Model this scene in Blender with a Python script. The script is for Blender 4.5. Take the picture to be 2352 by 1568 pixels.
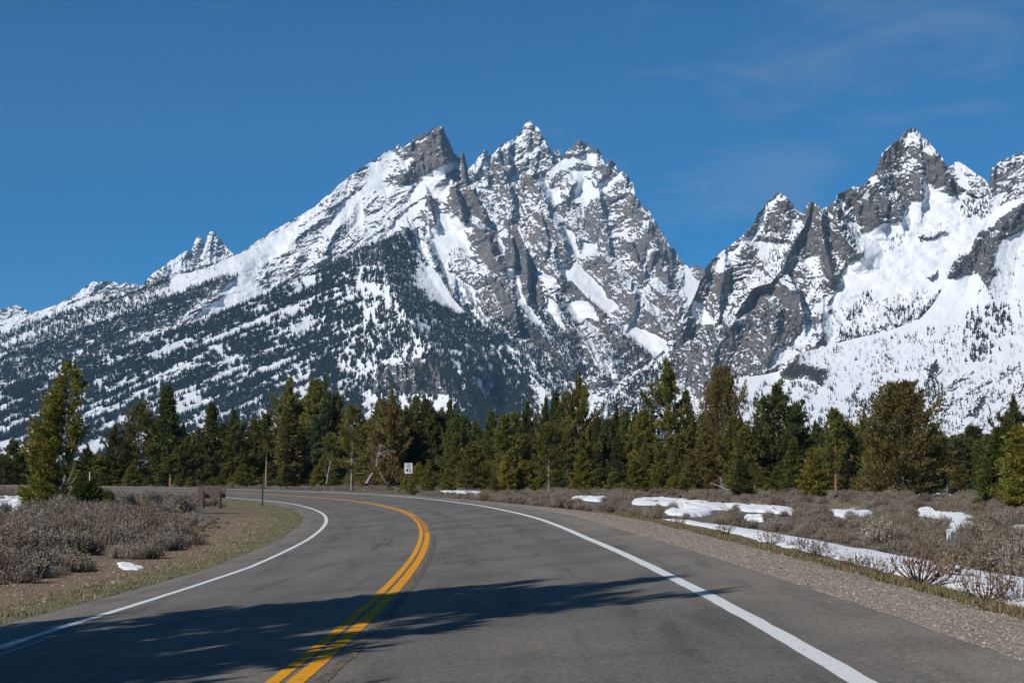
import bpy, math, random
import numpy as np

scene = bpy.context.scene
for o in list(bpy.data.objects):
    bpy.data.objects.remove(o)
C = scene.collection
PI = math.pi

# ------------------------------------------------------------------ camera
F_PX = 3606.0                       # focal length in survey pixels (survey picture 2352 x 1568)
PITCH = math.atan(135 / 1570.0)
CAM_H = 1.35
cam_d = bpy.data.cameras.new('camera')
cam = bpy.data.objects.new('camera', cam_d)
C.objects.link(cam)
cam.location = (0, 0, CAM_H)
cam.rotation_euler = (PI / 2 + PITCH, 0, 0)
cam_d.sensor_width = 36.0
cam_d.lens = 36.0 * F_PX / 2352.0
cam_d.clip_start = 0.1
cam_d.clip_end = 60000
scene.camera = cam

# ------------------------------------------------------------------ sky, sun, exposure
SUN_EL = math.radians(36)
SUN_DIR = math.radians(45)          # light travels towards this heading, clockwise from +Y
w = bpy.data.worlds.new('World')
scene.world = w
w.use_nodes = True
nt = w.node_tree
nt.nodes.clear()
wo = nt.nodes.new('ShaderNodeOutputWorld')
bg = nt.nodes.new('ShaderNodeBackground')
sky = nt.nodes.new('ShaderNodeTexSky')
sky.sky_type = 'NISHITA'
sky.sun_disc = False
sky.sun_elevation = SUN_EL
sky.sun_rotation = SUN_DIR + PI
sky.altitude = 2500
sky.air_density = 0.75
sky.dust_density = 0.0
sky.ozone_density = 4.0
hsv = nt.nodes.new('ShaderNodeHueSaturation')
hsv.inputs['Saturation'].default_value = 1.40
hsv.inputs['Hue'].default_value = 0.494
hsv.inputs['Value'].default_value = 1.27
nt.links.new(sky.outputs[0], hsv.inputs['Color'])
# thin cirrus: a faint veil on the sky itself, high over the peaks
tc = nt.nodes.new('ShaderNodeTexCoord')
mp = nt.nodes.new('ShaderNodeMapping')
mp.inputs['Rotation'].default_value = (0.0, math.radians(24), 0.0)
mp.inputs['Scale'].default_value = (5.0, 5.0, 17.0)
nz = nt.nodes.new('ShaderNodeTexNoise')
nz.inputs['Scale'].default_value = 1.6
nz.inputs['Detail'].default_value = 7
nz.inputs['Roughness'].default_value = 0.62
nz.inputs['Distortion'].default_value = 0.7
nt.links.new(tc.outputs['Generated'], mp.inputs[0])
nt.links.new(mp.outputs[0], nz.inputs['Vector'])
rp = nt.nodes.new('ShaderNodeMapRange')
rp.inputs['From Min'].default_value = 0.5
rp.inputs['From Max'].default_value = 0.85
rp.inputs['To Max'].default_value = 0.30
sxyz = nt.nodes.new('ShaderNodeSeparateXYZ')
nt.links.new(tc.outputs['Generated'], sxyz.inputs[0])
side = nt.nodes.new('ShaderNodeMapRange')           # the veil lies over the north-west half of the sky
side.interpolation_type = 'SMOOTHSTEP'
side.inputs['From Min'].default_value = -0.16
side.inputs['From Max'].default_value = 0.22
nt.links.new(sxyz.outputs['X'], side.inputs['Value'])
mulv = nt.nodes.new('ShaderNodeMath'); mulv.operation = 'MULTIPLY_ADD'
nt.links.new(side.outputs[0], mulv.inputs[0]); mulv.inputs[1].default_value = 0.17; mulv.inputs[2].default_value = -0.13
addv = nt.nodes.new('ShaderNodeMath'); addv.operation = 'ADD'
nt.links.new(mulv.outputs[0], addv.inputs[0]); nt.links.new(nz.outputs['Fac'], addv.inputs[1])
nt.links.new(addv.outputs[0], rp.inputs['Value'])
mixc = nt.nodes.new('ShaderNodeMixRGB')
mixc.inputs[2].default_value = (5.2, 5.6, 6.4, 1)
nt.links.new(rp.outputs[0], mixc.inputs[0])
nt.links.new(hsv.outputs[0], mixc.inputs[1])
nt.links.new(mixc.outputs[0], bg.inputs['Color'])
bg.inputs['Strength'].default_value = 0.072
nt.links.new(bg.outputs[0], wo.inputs[0])

sd = bpy.data.lights.new('sun', 'SUN')
sd.energy = 4.9
sd.angle = math.radians(0.53)
sd.color = (1.0, 0.955, 0.89)
sun = bpy.data.objects.new('sun', sd)
C.objects.link(sun)
sun.rotation_euler = (PI / 2 - SUN_EL, 0, -SUN_DIR)

scene.view_settings.view_transform = 'Standard'
scene.view_settings.look = 'None'
scene.view_settings.exposure = 0.0
scene.view_settings.gamma = 1.0
scene.view_settings.use_curve_mapping = False
scene.cycles.max_bounces = 5
scene.cycles.diffuse_bounces = 3
scene.cycles.transparent_max_bounces = 6
scene.cycles.volume_bounces = 0
scene.cycles.use_denoising = True

rng = np.random.default_rng(7)
random.seed(7)

# ------------------------------------------------------------------ helpers
def mesh_obj(name, V, Fc, mat=None, parent=None, attrs=None, smooth=False, link=True):
    """V (n,3); Fc an (m,k) array or a list of such arrays"""
    V = np.asarray(V, np.float32)
    if not isinstance(Fc, list):
        Fc = [Fc]
    Fc = [np.asarray(a, np.int32) for a in Fc if len(a)]
    me = bpy.data.meshes.new(name)
    me.vertices.add(len(V))
    me.vertices.foreach_set('co', V.ravel())
    nl = sum(a.size for a in Fc)
    npoly = sum(len(a) for a in Fc)
    me.loops.add(nl)
    me.polygons.add(npoly)
    me.loops.foreach_set('vertex_index', np.concatenate([a.ravel() for a in Fc]))
    tot = np.concatenate([np.full(len(a), a.shape[1], np.int32) for a in Fc])
    st = np.concatenate([[0], np.cumsum(tot)[:-1]]).astype(np.int32)
    me.polygons.foreach_set('loop_start', st)
    me.polygons.foreach_set('use_smooth', np.full(npoly, smooth, dtype=bool))
    if attrs:
        for k, a in attrs.items():
            a = np.asarray(a, np.float32)
            if a.ndim == 1:
                at = me.attributes.new(k, 'FLOAT', 'POINT')
                at.data.foreach_set('value', a)
            else:
                at = me.attributes.new(k, 'FLOAT_VECTOR', 'POINT')
                at.data.foreach_set('vector', a.ravel())
    me.update(calc_edges=True)
    me.validate(verbose=False)
    if mat is not None:
        me.materials.append(mat)
    o = bpy.data.objects.new(name, me)
    if link:
        C.objects.link(o)
    if parent is not None:
        o.parent = parent
    return o

def tag(o, label=None, cat=None, group=None, kind=None):
    if label: o['label'] = label
    if cat: o['category'] = cat
    if group: o['group'] = group
    if kind: o['kind'] = kind
    return o

def empty(name, loc, rz=0.0, scale=1.0):
    o = bpy.data.objects.new(name, None)
    o.empty_display_size = 0.3
    C.objects.link(o)
    o.location = loc
    o.rotation_euler = (0, 0, rz)
    o.scale = (scale,) * 3 if not hasattr(scale, '__len__') else scale
    return o

def grid_faces(nr, nc):
    i = np.arange(nr * nc).reshape(nr, nc)
    return np.stack([i[:-1, :-1], i[1:, :-1], i[1:, 1:], i[:-1, 1:]], -1).reshape(-1, 4)

# value-gradient noise on numpy arrays
_pr = np.random.default_rng(11)
_perm = _pr.permutation(4096)
_gang = _pr.uniform(0, 2 * PI, 4096)
_gx, _gy = np.cos(_gang), np.sin(_gang)
def perlin(x, y, seed=0):
    xi = np.floor(x).astype(np.int64); yi = np.floor(y).astype(np.int64)
    fx = x - xi; fy = y - yi
    u = fx * fx * fx * (fx * (fx * 6 - 15) + 10); v = fy * fy * fy * (fy * (fy * 6 - 15) + 10)
    def g(dx, dy):
        h = _perm[(_perm[(xi + dx + seed * 131) & 4095] + yi + dy + seed * 17) & 4095]
        return _gx[h] * (fx - dx) + _gy[h] * (fy - dy)
    a = g(0, 0); b = g(1, 0); c = g(0, 1); d = g(1, 1)
    return ((a + (b - a) * u) * (1 - v) + (c + (d - c) * u) * v) * 1.5
def fbm(x, y, oct=4, gain=0.5, seed=0):
    s = 0; a = 1.0; f = 1.0; t = 0
    for k in range(oct):
        s = s + a * perlin(x * f, y * f, seed + k); t += a
        a *= gain; f *= 2.03
    return s / t
def sstep(a, b, x):
    t = np.clip((x - a) / (b - a), 0, 1)
    return t * t * (3 - 2 * t)

# camera rays: survey pixel -> unit horizontal range direction
def ray(x, y):
    cx = (np.asarray(x, float) - 1176) / F_PX
    cy = -(np.asarray(y, float) - 784) / F_PX
    cp, sp = math.cos(PITCH), math.sin(PITCH)
    dx, dy, dz = cx, cp - cy * sp, sp + cy * cp
    h = np.hypot(dx, dy)
    return np.stack([dx / h, dy / h, dz / h], -1)
def at_range(x, y, d):
    p = ray(x, y) * np.asarray(d)[..., None]
    p[..., 2] += CAM_H
    return p

# node-material helper
def material(name):
    m = bpy.data.materials.new(name)
    m.use_nodes = True
    n = m.node_tree
    n.nodes.clear()
    out = n.nodes.new('ShaderNodeOutputMaterial')
    b = n.nodes.new('ShaderNodeBsdfPrincipled')
    b.inputs['Roughness'].default_value = 0.9
    b.inputs['Specular IOR Level'].default_value = 0.1
    n.links.new(b.outputs[0], out.inputs['Surface'])
    def N(t, **kw):
        x = n.nodes.new('ShaderNode' + t)
        for k, v in kw.items():
            if k.startswith('_'):
                setattr(x, k[1:], v)
            else:
                x.inputs[k.replace('__', ' ')].default_value = v
        return x
    def L(a, b_):
        n.links.new(a, b_)
    return m, n, b, N, L, out
def ramp(N, fac_socket, L, stops):
    r = N('ValToRGB')
    e = r.color_ramp.elements
    while len(e) < len(stops):
        e.new(0.5)
    for el, (p, c) in zip(e, stops):
        el.position = p
        el.color = (*c, 1)
    L(fac_socket, r.inputs[0])
    return r
# ------------------------------------------------------------------ mountains
FRM = {'Z1': (0, 800, .70140), 'Z2': (1200, 450, .79721), 'Z3': (2600, 450, .79702), 'A': (1300, 450, .35072),
       'B': (2000, 450, .35072), 'C': (1300, 900, .38259), 'D': (2000, 900, .38259), 'E': (2700, 700, .38259),
       'G': (3400, 500, .38263), 'H': (500, 800, .41455)}
def fr(k, pts):
    ox, oy, s = FRM[k]
    a = np.asarray(pts, float).reshape(-1, 2)
    return np.stack([(ox + a[:, 0] * s) * .57422, (oy + a[:, 1] * s) * .57422], -1)
def poly_sd(px, py, poly):
    """signed distance, positive inside"""
    best = np.full(px.shape, 1e9); ins = np.zeros(px.shape, bool)
    n = len(poly)
    for i in range(n):
        x0, y0 = poly[i]; x1, y1 = poly[(i + 1) % n]
        dx, dy = x1 - x0, y1 - y0
        t = np.clip(((px - x0) * dx + (py - y0) * dy) / (dx * dx + dy * dy + 1e-9), 0, 1)
        best = np.minimum(best, (px - x0 - t * dx) ** 2 + (py - y0 - t * dy) ** 2)
        if y0 != y1:
            c = ((y0 > py) != (y1 > py)) & (px < (x1 - x0) * (py - y0) / (y1 - y0) + x0)
            ins ^= c
    d = np.sqrt(best)
    return np.where(ins, d, -d)
def rib_field(px, py, pl, A0, A1, wl, wr):
    """protrusion of a rock rib along a polyline, with its own width on either side"""
    best = np.full(px.shape, 1e9); sg = np.ones(px.shape); al = np.zeros(px.shape)
    seg = np.hypot(*(pl[1:] - pl[:-1]).T); cum = np.concatenate([[0], np.cumsum(seg)]); T = cum[-1]
    for i in range(len(pl) - 1):
        x0, y0 = pl[i]; dx, dy = pl[i + 1] - pl[i]
        t = np.clip(((px - x0) * dx + (py - y0) * dy) / (dx * dx + dy * dy + 1e-9), 0, 1)
        ex, ey = px - x0 - t * dx, py - y0 - t * dy
        d2 = ex * ex + ey * ey
        m = d2 < best
        best = np.where(m, d2, best)
        sg = np.where(m, np.sign(dx * ey - dy * ex), sg)     # >0: right of a line read downwards is negative
        al = np.where(m, (cum[i] + t * seg[i]) / T, al)
    d = np.sqrt(best)
    w_ = np.where(sg > 0, wl, wr)
    k = np.clip(1 - d / w_, 0, 1)
    return (A0 + (A1 - A0) * al) * k * (0.75 + 0.25 * k)

FAM = {  # direction of the long axis of the relief, stretch
    'iso': (0.0, 1.0), 'band': (math.atan2(-.40, 1), 12.0), 'led': (math.atan2(-.55, 1), 3.2), 'fr': (math.atan2(1, .55), 3.0),
    'ver': (math.atan2(1, .08), 3.4), 'fl': (math.atan2(1, -.55), 3.0), 'lel': (math.atan2(-.25, 1), 3.2)}
def fam_noise(px, py, fam, wl, seed):
    a, st = FAM[fam]
    c, s = math.cos(a), math.sin(a)
    u = (px * c + py * s) / (wl * st); v = (-px * s + py * c) / wl
    wx = 0.35 * perlin(u * 1.3 + 9, v * 1.3, seed + 50)
    r = 0; amp = 1.0; f = 1.0; t = 0
    for k in range(6):
        n = perlin((u + wx) * f, (v + wx) * f, seed + k * 3)
        r = r + amp * (1 - 2.2 * np.abs(n)) ; t += amp
        amp *= 0.64; f *= 2.05
    return r / t

GRIDS = {}
def mountain(name, label, crest, base, knots, ribs=(), regions=(), rock0=0.5, fam0=(('iso', 1.0),), relief=1.0,
             seed=1, ledge=.42, step=1.7, key=None, jag=1.5, mat=None, tilt=0.0, wl=46.0, back=700.0):
    crest = np.asarray(crest, float)
    xs = np.arange(crest[0, 0], crest[-1, 0] + step, step)
    yc = np.interp(xs, crest[:, 0], crest[:, 1])
    base_y = base(xs) if callable(base) else np.full(xs.shape, float(base))
    yc = yc + jag * (fbm(xs / 9.0, xs * 0 + seed, 3, .6, seed))
    y0 = yc.min()
    nr = int(max((base_y.max() - y0) / step, 8)) + 2
    yr = (y0 + np.arange(nr) * step)[:, None]
    X = np.broadcast_to(xs, (nr, len(xs))).copy(); Y = np.maximum(yr, yc[None])
    first = np.clip(np.ceil((yc - y0) / step).astype(int) + 1, 0, nr - 2)      # first row below the skyline
    above = np.arange(nr)[:, None] < first[None]
    # region weights, borders roughened
    wx = X + 7 * fbm(X / 22, Y / 22, 4, .6, seed + 20); wy = Y + 7 * fbm(X / 22, Y / 22, 4, .6, seed + 31)
    rock = np.full(X.shape, rock0); amp = np.ones(X.shape); tint = np.zeros(X.shape)
    fams = {f: np.full(X.shape, k) for f, k in fam0}
    for rg in regions:
        pl = fr(rg[0], rg[1]); rk = rg[2]; opt = rg[3] if len(rg) > 3 else {}
        ft = opt.get('f', 9.0)
        b0, b1 = pl.min(0) - 2 * ft - 12, pl.max(0) + 2 * ft + 12
        m = (X > b0[0]) & (X < b1[0]) & (Y > b0[1]) & (Y < b1[1])
        if not m.any(): continue
        sdv = poly_sd(wx[m], wy[m], pl)
        k = sstep(-ft, ft, sdv)
        rock[m] = rock[m] * (1 - k) + rk * k
        ra = opt.get('a', 0.14 if rk < 0.15 else (0.5 if rk < .3 else 1.0))
        amp[m] = amp[m] * (1 - k) + ra * k
        tint[m] = tint[m] * (1 - k) + opt.get('t', 0.0) * k
        if 'fam' in opt:
            for f in set(list(fams) + [g for g, _ in opt['fam']]):
                fams.setdefault(f, np.zeros(X.shape))
                fams[f][m] = fams[f][m] * (1 - k) + dict(opt['fam']).get(f, 0.0) * k
    rock = np.where(rock > .5, .5 + (rock - .5) * (.78 if ledge > .3 else .95), rock)
    ty = np.arange(knots[0][0] - 300, knots[-1][0] + 300, 4.0)
    td = np.interp(ty, [k[0] for k in knots], [k[1] for k in knots])
    td = np.convolve(np.pad(td, 30, mode='edge'), np.hanning(61) / np.hanning(61).sum(), 'valid')   # no kinks between the survey heights
    D = np.interp(Y, ty, td) + tilt * (X - xs.mean())
    rel = np.zeros(X.shape)
    rx = X + 5 * fbm(X / 16, Y / 16, 3, .6, seed + 41); ry = Y
    for rb in ribs:
        pl = fr(rb[0], rb[1]); A0, A1, wl_, wr_ = rb[2:6]
        W = max(wl_, wr_)
        b0, b1 = pl.min(0) - W - 8, pl.max(0) + W + 8
        m = (X > b0[0]) & (X < b1[0]) & (Y > b0[1]) & (Y < b1[1])
        if m.any():
            rel[m] = np.maximum(rel[m], rib_field(rx[m], ry[m], pl, A0, A1, wl_, wr_))
    D = D - rel
    mpp = D / F_PX                                  # metres per survey pixel
    R = np.zeros(X.shape)
    for f, wgt in fams.items():
        if wgt.max() > 0.01:
            R += wgt * fam_noise(X, Y, f, wl, seed + 5)
    snowy = 1 - sstep(.10, .34, rock)
    S = fbm(X / (wl * .9), Y / (wl * .6), 4, .42, seed + 90)
    D = D - relief * 0.62 * wl * mpp * (amp * R * (1 - .85 * snowy) + snowy * .42 * S)
    D = D - relief * mpp * (1 - .85 * snowy) * 5.2 * fbm(X / 12, Y / 9, 4, .68, seed + 77)
    P = at_range(X, Y, D)
    # steepness for the snow cover, measured on the finished ground
    du = np.gradient(P, axis=1); dv = np.gradient(P, axis=0)
    nrm = np.cross(dv, du); nrm /= np.linalg.norm(nrm, axis=-1)[..., None] + 1e-9
    nrm *= np.sign((nrm * -(P - np.array([0, 0, CAM_H]))).sum(-1))[..., None]
    nzv = nrm[..., 2]
    nzv = np.where(above, nzv[first, np.arange(len(xs))][None], nzv)
    q = np.quantile(nzv[~above], np.linspace(0, 1, 41)) + np.arange(41) * 1e-7
    rank = np.interp(nzv, q, np.linspace(0, 1, 41))     # 0 steepest .. 1 flattest
    steep = 1 - rank
    fine = .35 * fbm(X / 5, Y / 4, 3, .7, seed + 60) + .35 * fbm(X / 20, Y / 16, 4, .6, seed + 66)
    for f, wgt in fams.items():
        if wgt.max() > 0.01: fine = fine + .42 * wgt * (fam_noise(X, Y, f, 10.0, seed + 61) - .1)
    gain = sstep(.03, .22, rock) * (.86 + .14 * np.clip(4 * rock * (1 - rock), 0, 1))
    # snow caught on thin ledges and in clefts of the rock
    lw = 0
    for a_, w1, w2, sd_ in ((math.atan2(-.5, 1), 34, 6.0, 1), (math.atan2(-.15, 1), 22, 4.6, 2), (math.atan2(1, .2), 40, 7.5, 3)):
        c_, s_2 = math.cos(a_), math.sin(a_)
        uu = (X * c_ + Y * s_2) / w1; vv_ = (-X * s_2 + Y * c_) / w2
        vv_ = vv_ + .9 * fbm(X / 15, Y / 15, 3, .6, seed + 70 + sd_)
        lw = np.maximum(lw, sstep(.72, .98, 1 - 1.6 * np.abs(perlin(uu, vv_, seed + 80 + sd_))) * sstep(-.25, .25, perlin(X / 26, Y / 20, seed + 90 + sd_)))
    cover = rock - ledge * lw * sstep(.3, .6, rock) - .125 + (steep - 0.5) * 0.72 * gain + 0.62 * fine * gain
    # back slope behind the skyline
    nb = 10
    B = []
    for k in range(nb, 0, -1):
        p = P[0].copy(); e = ray(xs, yc)[:, :2]
        g = back * (k / nb)
        p[:, :2] += e * g
        p[:, 2] -= g * (0.75 + 0.2 * fbm(xs / 40, xs * 0 + k * .4, 2, .5, seed + 3)) + 3
        B.append(p)
    PA = np.concatenate([np.stack(B), P])
    cov = np.concatenate([np.repeat(cover[:1], nb, 0), cover]); tn = np.concatenate([np.repeat(tint[:1], nb, 0), tint])
    Fq = grid_faces(nr + nb, len(xs))[:, ::-1]
    hid = np.zeros((nr + nb, len(xs)), bool); hid[nb + 1:] = (np.arange(nr)[:, None] < first[None] - 1)[1:]
    flat = hid.ravel()
    Fq = Fq[~flat[Fq].all(1)]
    used = np.zeros(flat.size, bool); used[Fq.ravel()] = True
    new = np.cumsum(used) - 1
    o = mesh_obj(name, PA.reshape(-1, 3)[used], new[Fq], mat, None,
                 {'rock': cov.ravel()[used], 'tint': tn.ravel()[used]}, smooth=True)
    tag(o, label, None, None, 'structure')
    GRIDS[key or label] = (xs, yc, y0, nr, P, step, cover)
    return o
def on_mountain(name, x, y):
    xs, yc, y0, nr, P, step, cover = GRIDS[name]
    i = np.clip(((x - xs[0]) / step).astype(int), 0, len(xs) - 1)
    j = np.round((y - y0) / step).astype(int)
    ok = (y > yc[i]) & (j < nr) & (x > xs[0]) & (x < xs[-1])
    j = np.clip(j, 0, nr - 1)
    return P[j, i], ok, cover[j, i]

def mountain_material():
    m, n, b, N, L, out = material('snow_and_rock')
    at = N('Attribute', _attribute_name='rock'); tt = N('Attribute', _attribute_name='tint')
    geo = N('NewGeometry')
    n1 = N('TexNoise', Scale=0.03, Detail=8.0, Roughness=0.72); L(geo.outputs['Position'], n1.inputs['Vector'])
    n2 = N('TexNoise', Scale=0.006, Detail=4.0, Roughness=0.6); L(geo.outputs['Position'], n2.inputs['Vector'])
    mr = N('Math', _operation='MULTIPLY_ADD'); L(n1.outputs['Fac'], mr.inputs[0]); mr.inputs[1].default_value = 0.46; mr.inputs[2].default_value = -0.23
    ad = N('Math', _operation='ADD'); L(at.outputs['Fac'], ad.inputs[0]); L(mr.outputs[0], ad.inputs[1])
    st = N('MapRange', _interpolation_type='SMOOTHSTEP'); st.inputs['From Min'].default_value = 0.43; st.inputs['From Max'].default_value = 0.56
    L(ad.outputs[0], st.inputs['Value'])
    rc = ramp(N, n1.outputs['Fac'], L, [(0.28, (0.11, 0.102, 0.096)), (0.5, (0.235, 0.216, 0.198)), (0.72, (0.40, 0.366, 0.325))])
    wc = ramp(N, n2.outputs['Fac'], L, [(0.5, (0.9, 0.91, 0.94)), (0.7, (1.2, 1.02, 0.82))])
    mu = N('MixRGB', _blend_type='MULTIPLY', Fac=0.8); L(rc.outputs[0], mu.inputs[1]); L(wc.outputs[0], mu.inputs[2])
    tx = N('MixRGB', _blend_type='MIX'); L(tt.outputs['Fac'], tx.inputs[0]); L(mu.outputs[0], tx.inputs[1]); tx.inputs[2].default_value = (0.045, 0.04, 0.04, 1)
    sn = ramp(N, n2.outputs['Fac'], L, [(0.3, (0.72, 0.745, 0.78)), (0.7, (0.78, 0.79, 0.805))])
    mx = N('MixRGB', _blend_type='MIX'); L(st.outputs[0], mx.inputs[0]); L(sn.outputs[0], mx.inputs[1]); L(tx.outputs[0], mx.inputs[2])
    L(mx.outputs[0], b.inputs['Base Color'])
    # rock grain relief of a few metres
    n3 = N('TexNoise', Scale=0.03, Detail=8.0, Roughness=0.74); L(geo.outputs['Position'], n3.inputs['Vector'])
    sc = N('Math', _operation='MULTIPLY'); ms_ = N('MapRange'); ms_.inputs['To Min'].default_value = .10; L(st.outputs[0], ms_.inputs['Value']); L(ms_.outputs[0], sc.inputs[0]); L(n3.outputs['Fac'], sc.inputs[1])
    bp = N('Bump', Strength=1.0, Distance=34.0); L(sc.outputs[0], bp.inputs['Height']); L(bp.outputs[0], b.inputs['Normal'])
    return m
MM = mountain_material()
cat_ = lambda *a: np.concatenate(a)
BASE = 1092.0

mountain('mountain', 'small snowy peak far off at the left end of the skyline',
         fr('Z1', [(-60, 650), (0, 630), (40, 612), (95, 597), (130, 615), (165, 640), (300, 700)]), 900, [(700, 12500), (900, 11500)],
         rock0=.38, relief=.8, seed=3, mat=MM, wl=30)
mountain('mountain', 'low grey and white crags left of the twin pinnacles',
         fr('Z1', [(200, 680), (345, 585), (430, 535), (500, 485), (530, 463), (560, 470), (600, 462), (640, 465), (665, 470), (680, 490), (720, 465), (745, 480), (770, 473), (795, 490), (820, 488), (900, 560)]),
         760, [(600, 11000), (760, 10500)], rock0=.55, relief=1.0, seed=4, mat=MM, wl=34,
         regions=[('Z1', [(345, 590), (430, 535), (530, 460), (500, 520), (420, 575)], .02), ('Z1', [(490, 570), (530, 545), (580, 575)], .05),
                  ('Z1', [(560, 470), (665, 468), (680, 560), (560, 560), (510, 520)], .82)])
mountain('mountain', 'two split rock pinnacles dusted with snow left of the big snow ridge',
         fr('Z1', [(760, 560), (805, 490), (840, 450), (870, 420), (935, 375), (945, 378), (965, 345), (990, 340), (1020, 315), (1060, 290), (1078, 285), (1090, 302), (1096, 275), (1105, 245), (1120, 215), (1135, 206), (1153, 203), (1158, 235), (1164, 262), (1170, 240), (1180, 205), (1193, 185), (1210, 177), (1235, 195), (1270, 240), (1300, 280), (1345, 315), (1420, 360)]),
         690, [(530, 10800), (690, 10300)], rock0=.6, relief=1.2, seed=5, mat=MM, wl=30, fam0=(('ver', .6), ('iso', .4)), jag=2,
         ribs=[('Z1', [(1210, 177), (1190, 240), (1160, 320), (1170, 390)], 60, 60, 12, 40), ('Z1', [(1140, 203), (1120, 260), (1110, 310)], 80, 60, 20, 24),
               ('Z1', [(1075, 285), (1040, 330), (1050, 400)], 80, 80, 40, 24), ('Z1', [(940, 375), (945, 440)], 80, 80, 40, 20)],
         regions=[('Z1', [(1170, 230), (1205, 180), (1190, 260), (1180, 350), (1160, 350)], .2), ('Z1', [(1105, 290), (1120, 220), (1150, 205), (1130, 300)], .3),
                  ('Z1', [(1000, 340), (1075, 288), (1060, 330), (1030, 390), (960, 400), (945, 380)], .3)])

mountain('mountain', 'pale snow saddle at the head of the canyon',
         fr('D', [(1700, 360), (1880, 400), (1925, 415), (2010, 440), (2060, 413), (2080, 425), (2130, 470), (2300, 600)]), 830, [(600, 10500), (830, 9300)], rock0=.12, relief=.5, seed=8, mat=MM, wl=30,
         regions=[('D', [(1990, 440), (2060, 410), (2130, 470), (2130, 640), (2080, 560)], .72)])

mountain('mountain', 'highest grey rock summit in the middle with snow bands',
         cat_(fr('A', [(1560, 760), (1640, 645), (1680, 600), (1720, 560), (1750, 505), (1790, 480), (1810, 440), (1835, 415), (1850, 430), (1855, 490), (1900, 490), (1940, 455), (2000, 370), (2060, 340)]),
              fr('B', [(60, 345), (120, 325), (180, 280), (215, 250), (245, 215), (255, 170), (290, 125), (315, 100), (340, 95), (375, 125), (390, 150), (430, 170), (455, 200), (490, 280), (520, 330), (545, 375), (575, 420), (590, 455), (630, 440), (655, 420), (685, 450), (695, 490), (720, 530), (800, 640)])),
         760, [(280, 9500), (420, 9150), (760, 8700)], rock0=.8, relief=1.15, seed=6, mat=MM, wl=44, fam0=(('ver', .62), ('led', .38)), jag=2.2,
         ribs=[('A', [(1990, 420), (1980, 520), (2030, 640), (2060, 800)], 130, 90, 24, 9), ('A', [(2110, 350), (2080, 480), (2110, 650)], 110, 110, 24, 9),
               ('B', [(360, 110), (350, 300), (320, 420), (280, 620)], 60, 60, 40, 24), ('B', [(470, 220), (430, 420), (410, 560), (380, 700)], 90, 80, 30, 13),
               ('B', [(540, 390), (590, 520), (600, 640)], 110, 110, 40, 13), ('A', [(1830, 640), (1870, 750), (1860, 850)], 90, 60, 24, 9), ('A', [(1835, 420), (1790, 560), (1740, 700)], 80, 80, 24, 14)],
         regions=[('B', [(170, 590), (300, 440), (480, 350), (515, 325), (440, 400), (330, 480), (200, 560)], .12, dict(f=4)),
                  ('B', [(130, 740), (290, 640), (315, 650), (180, 780), (90, 815)], .1, dict(f=4)), ('B', [(-60, 400), (0, 375), (150, 318), (255, 205), (300, 150), (280, 250), (160, 335), (0, 425)], .1, dict(f=4)),
                  ('B', [(290, 120), (340, 95), (380, 130), (430, 165), (430, 200), (330, 170), (290, 200)], .35), ('A', [(1790, 600), (1930, 465), (1960, 420), (1870, 620), (1720, 780), (1730, 850), (1700, 790)], .15, dict(f=4)),
                  ('A', [(1630, 650), (1800, 560), (1790, 690), (1700, 760)], .45), ('A', [(1760, 900), (1830, 820), (1900, 900), (1880, 1000)], .3)])

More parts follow.
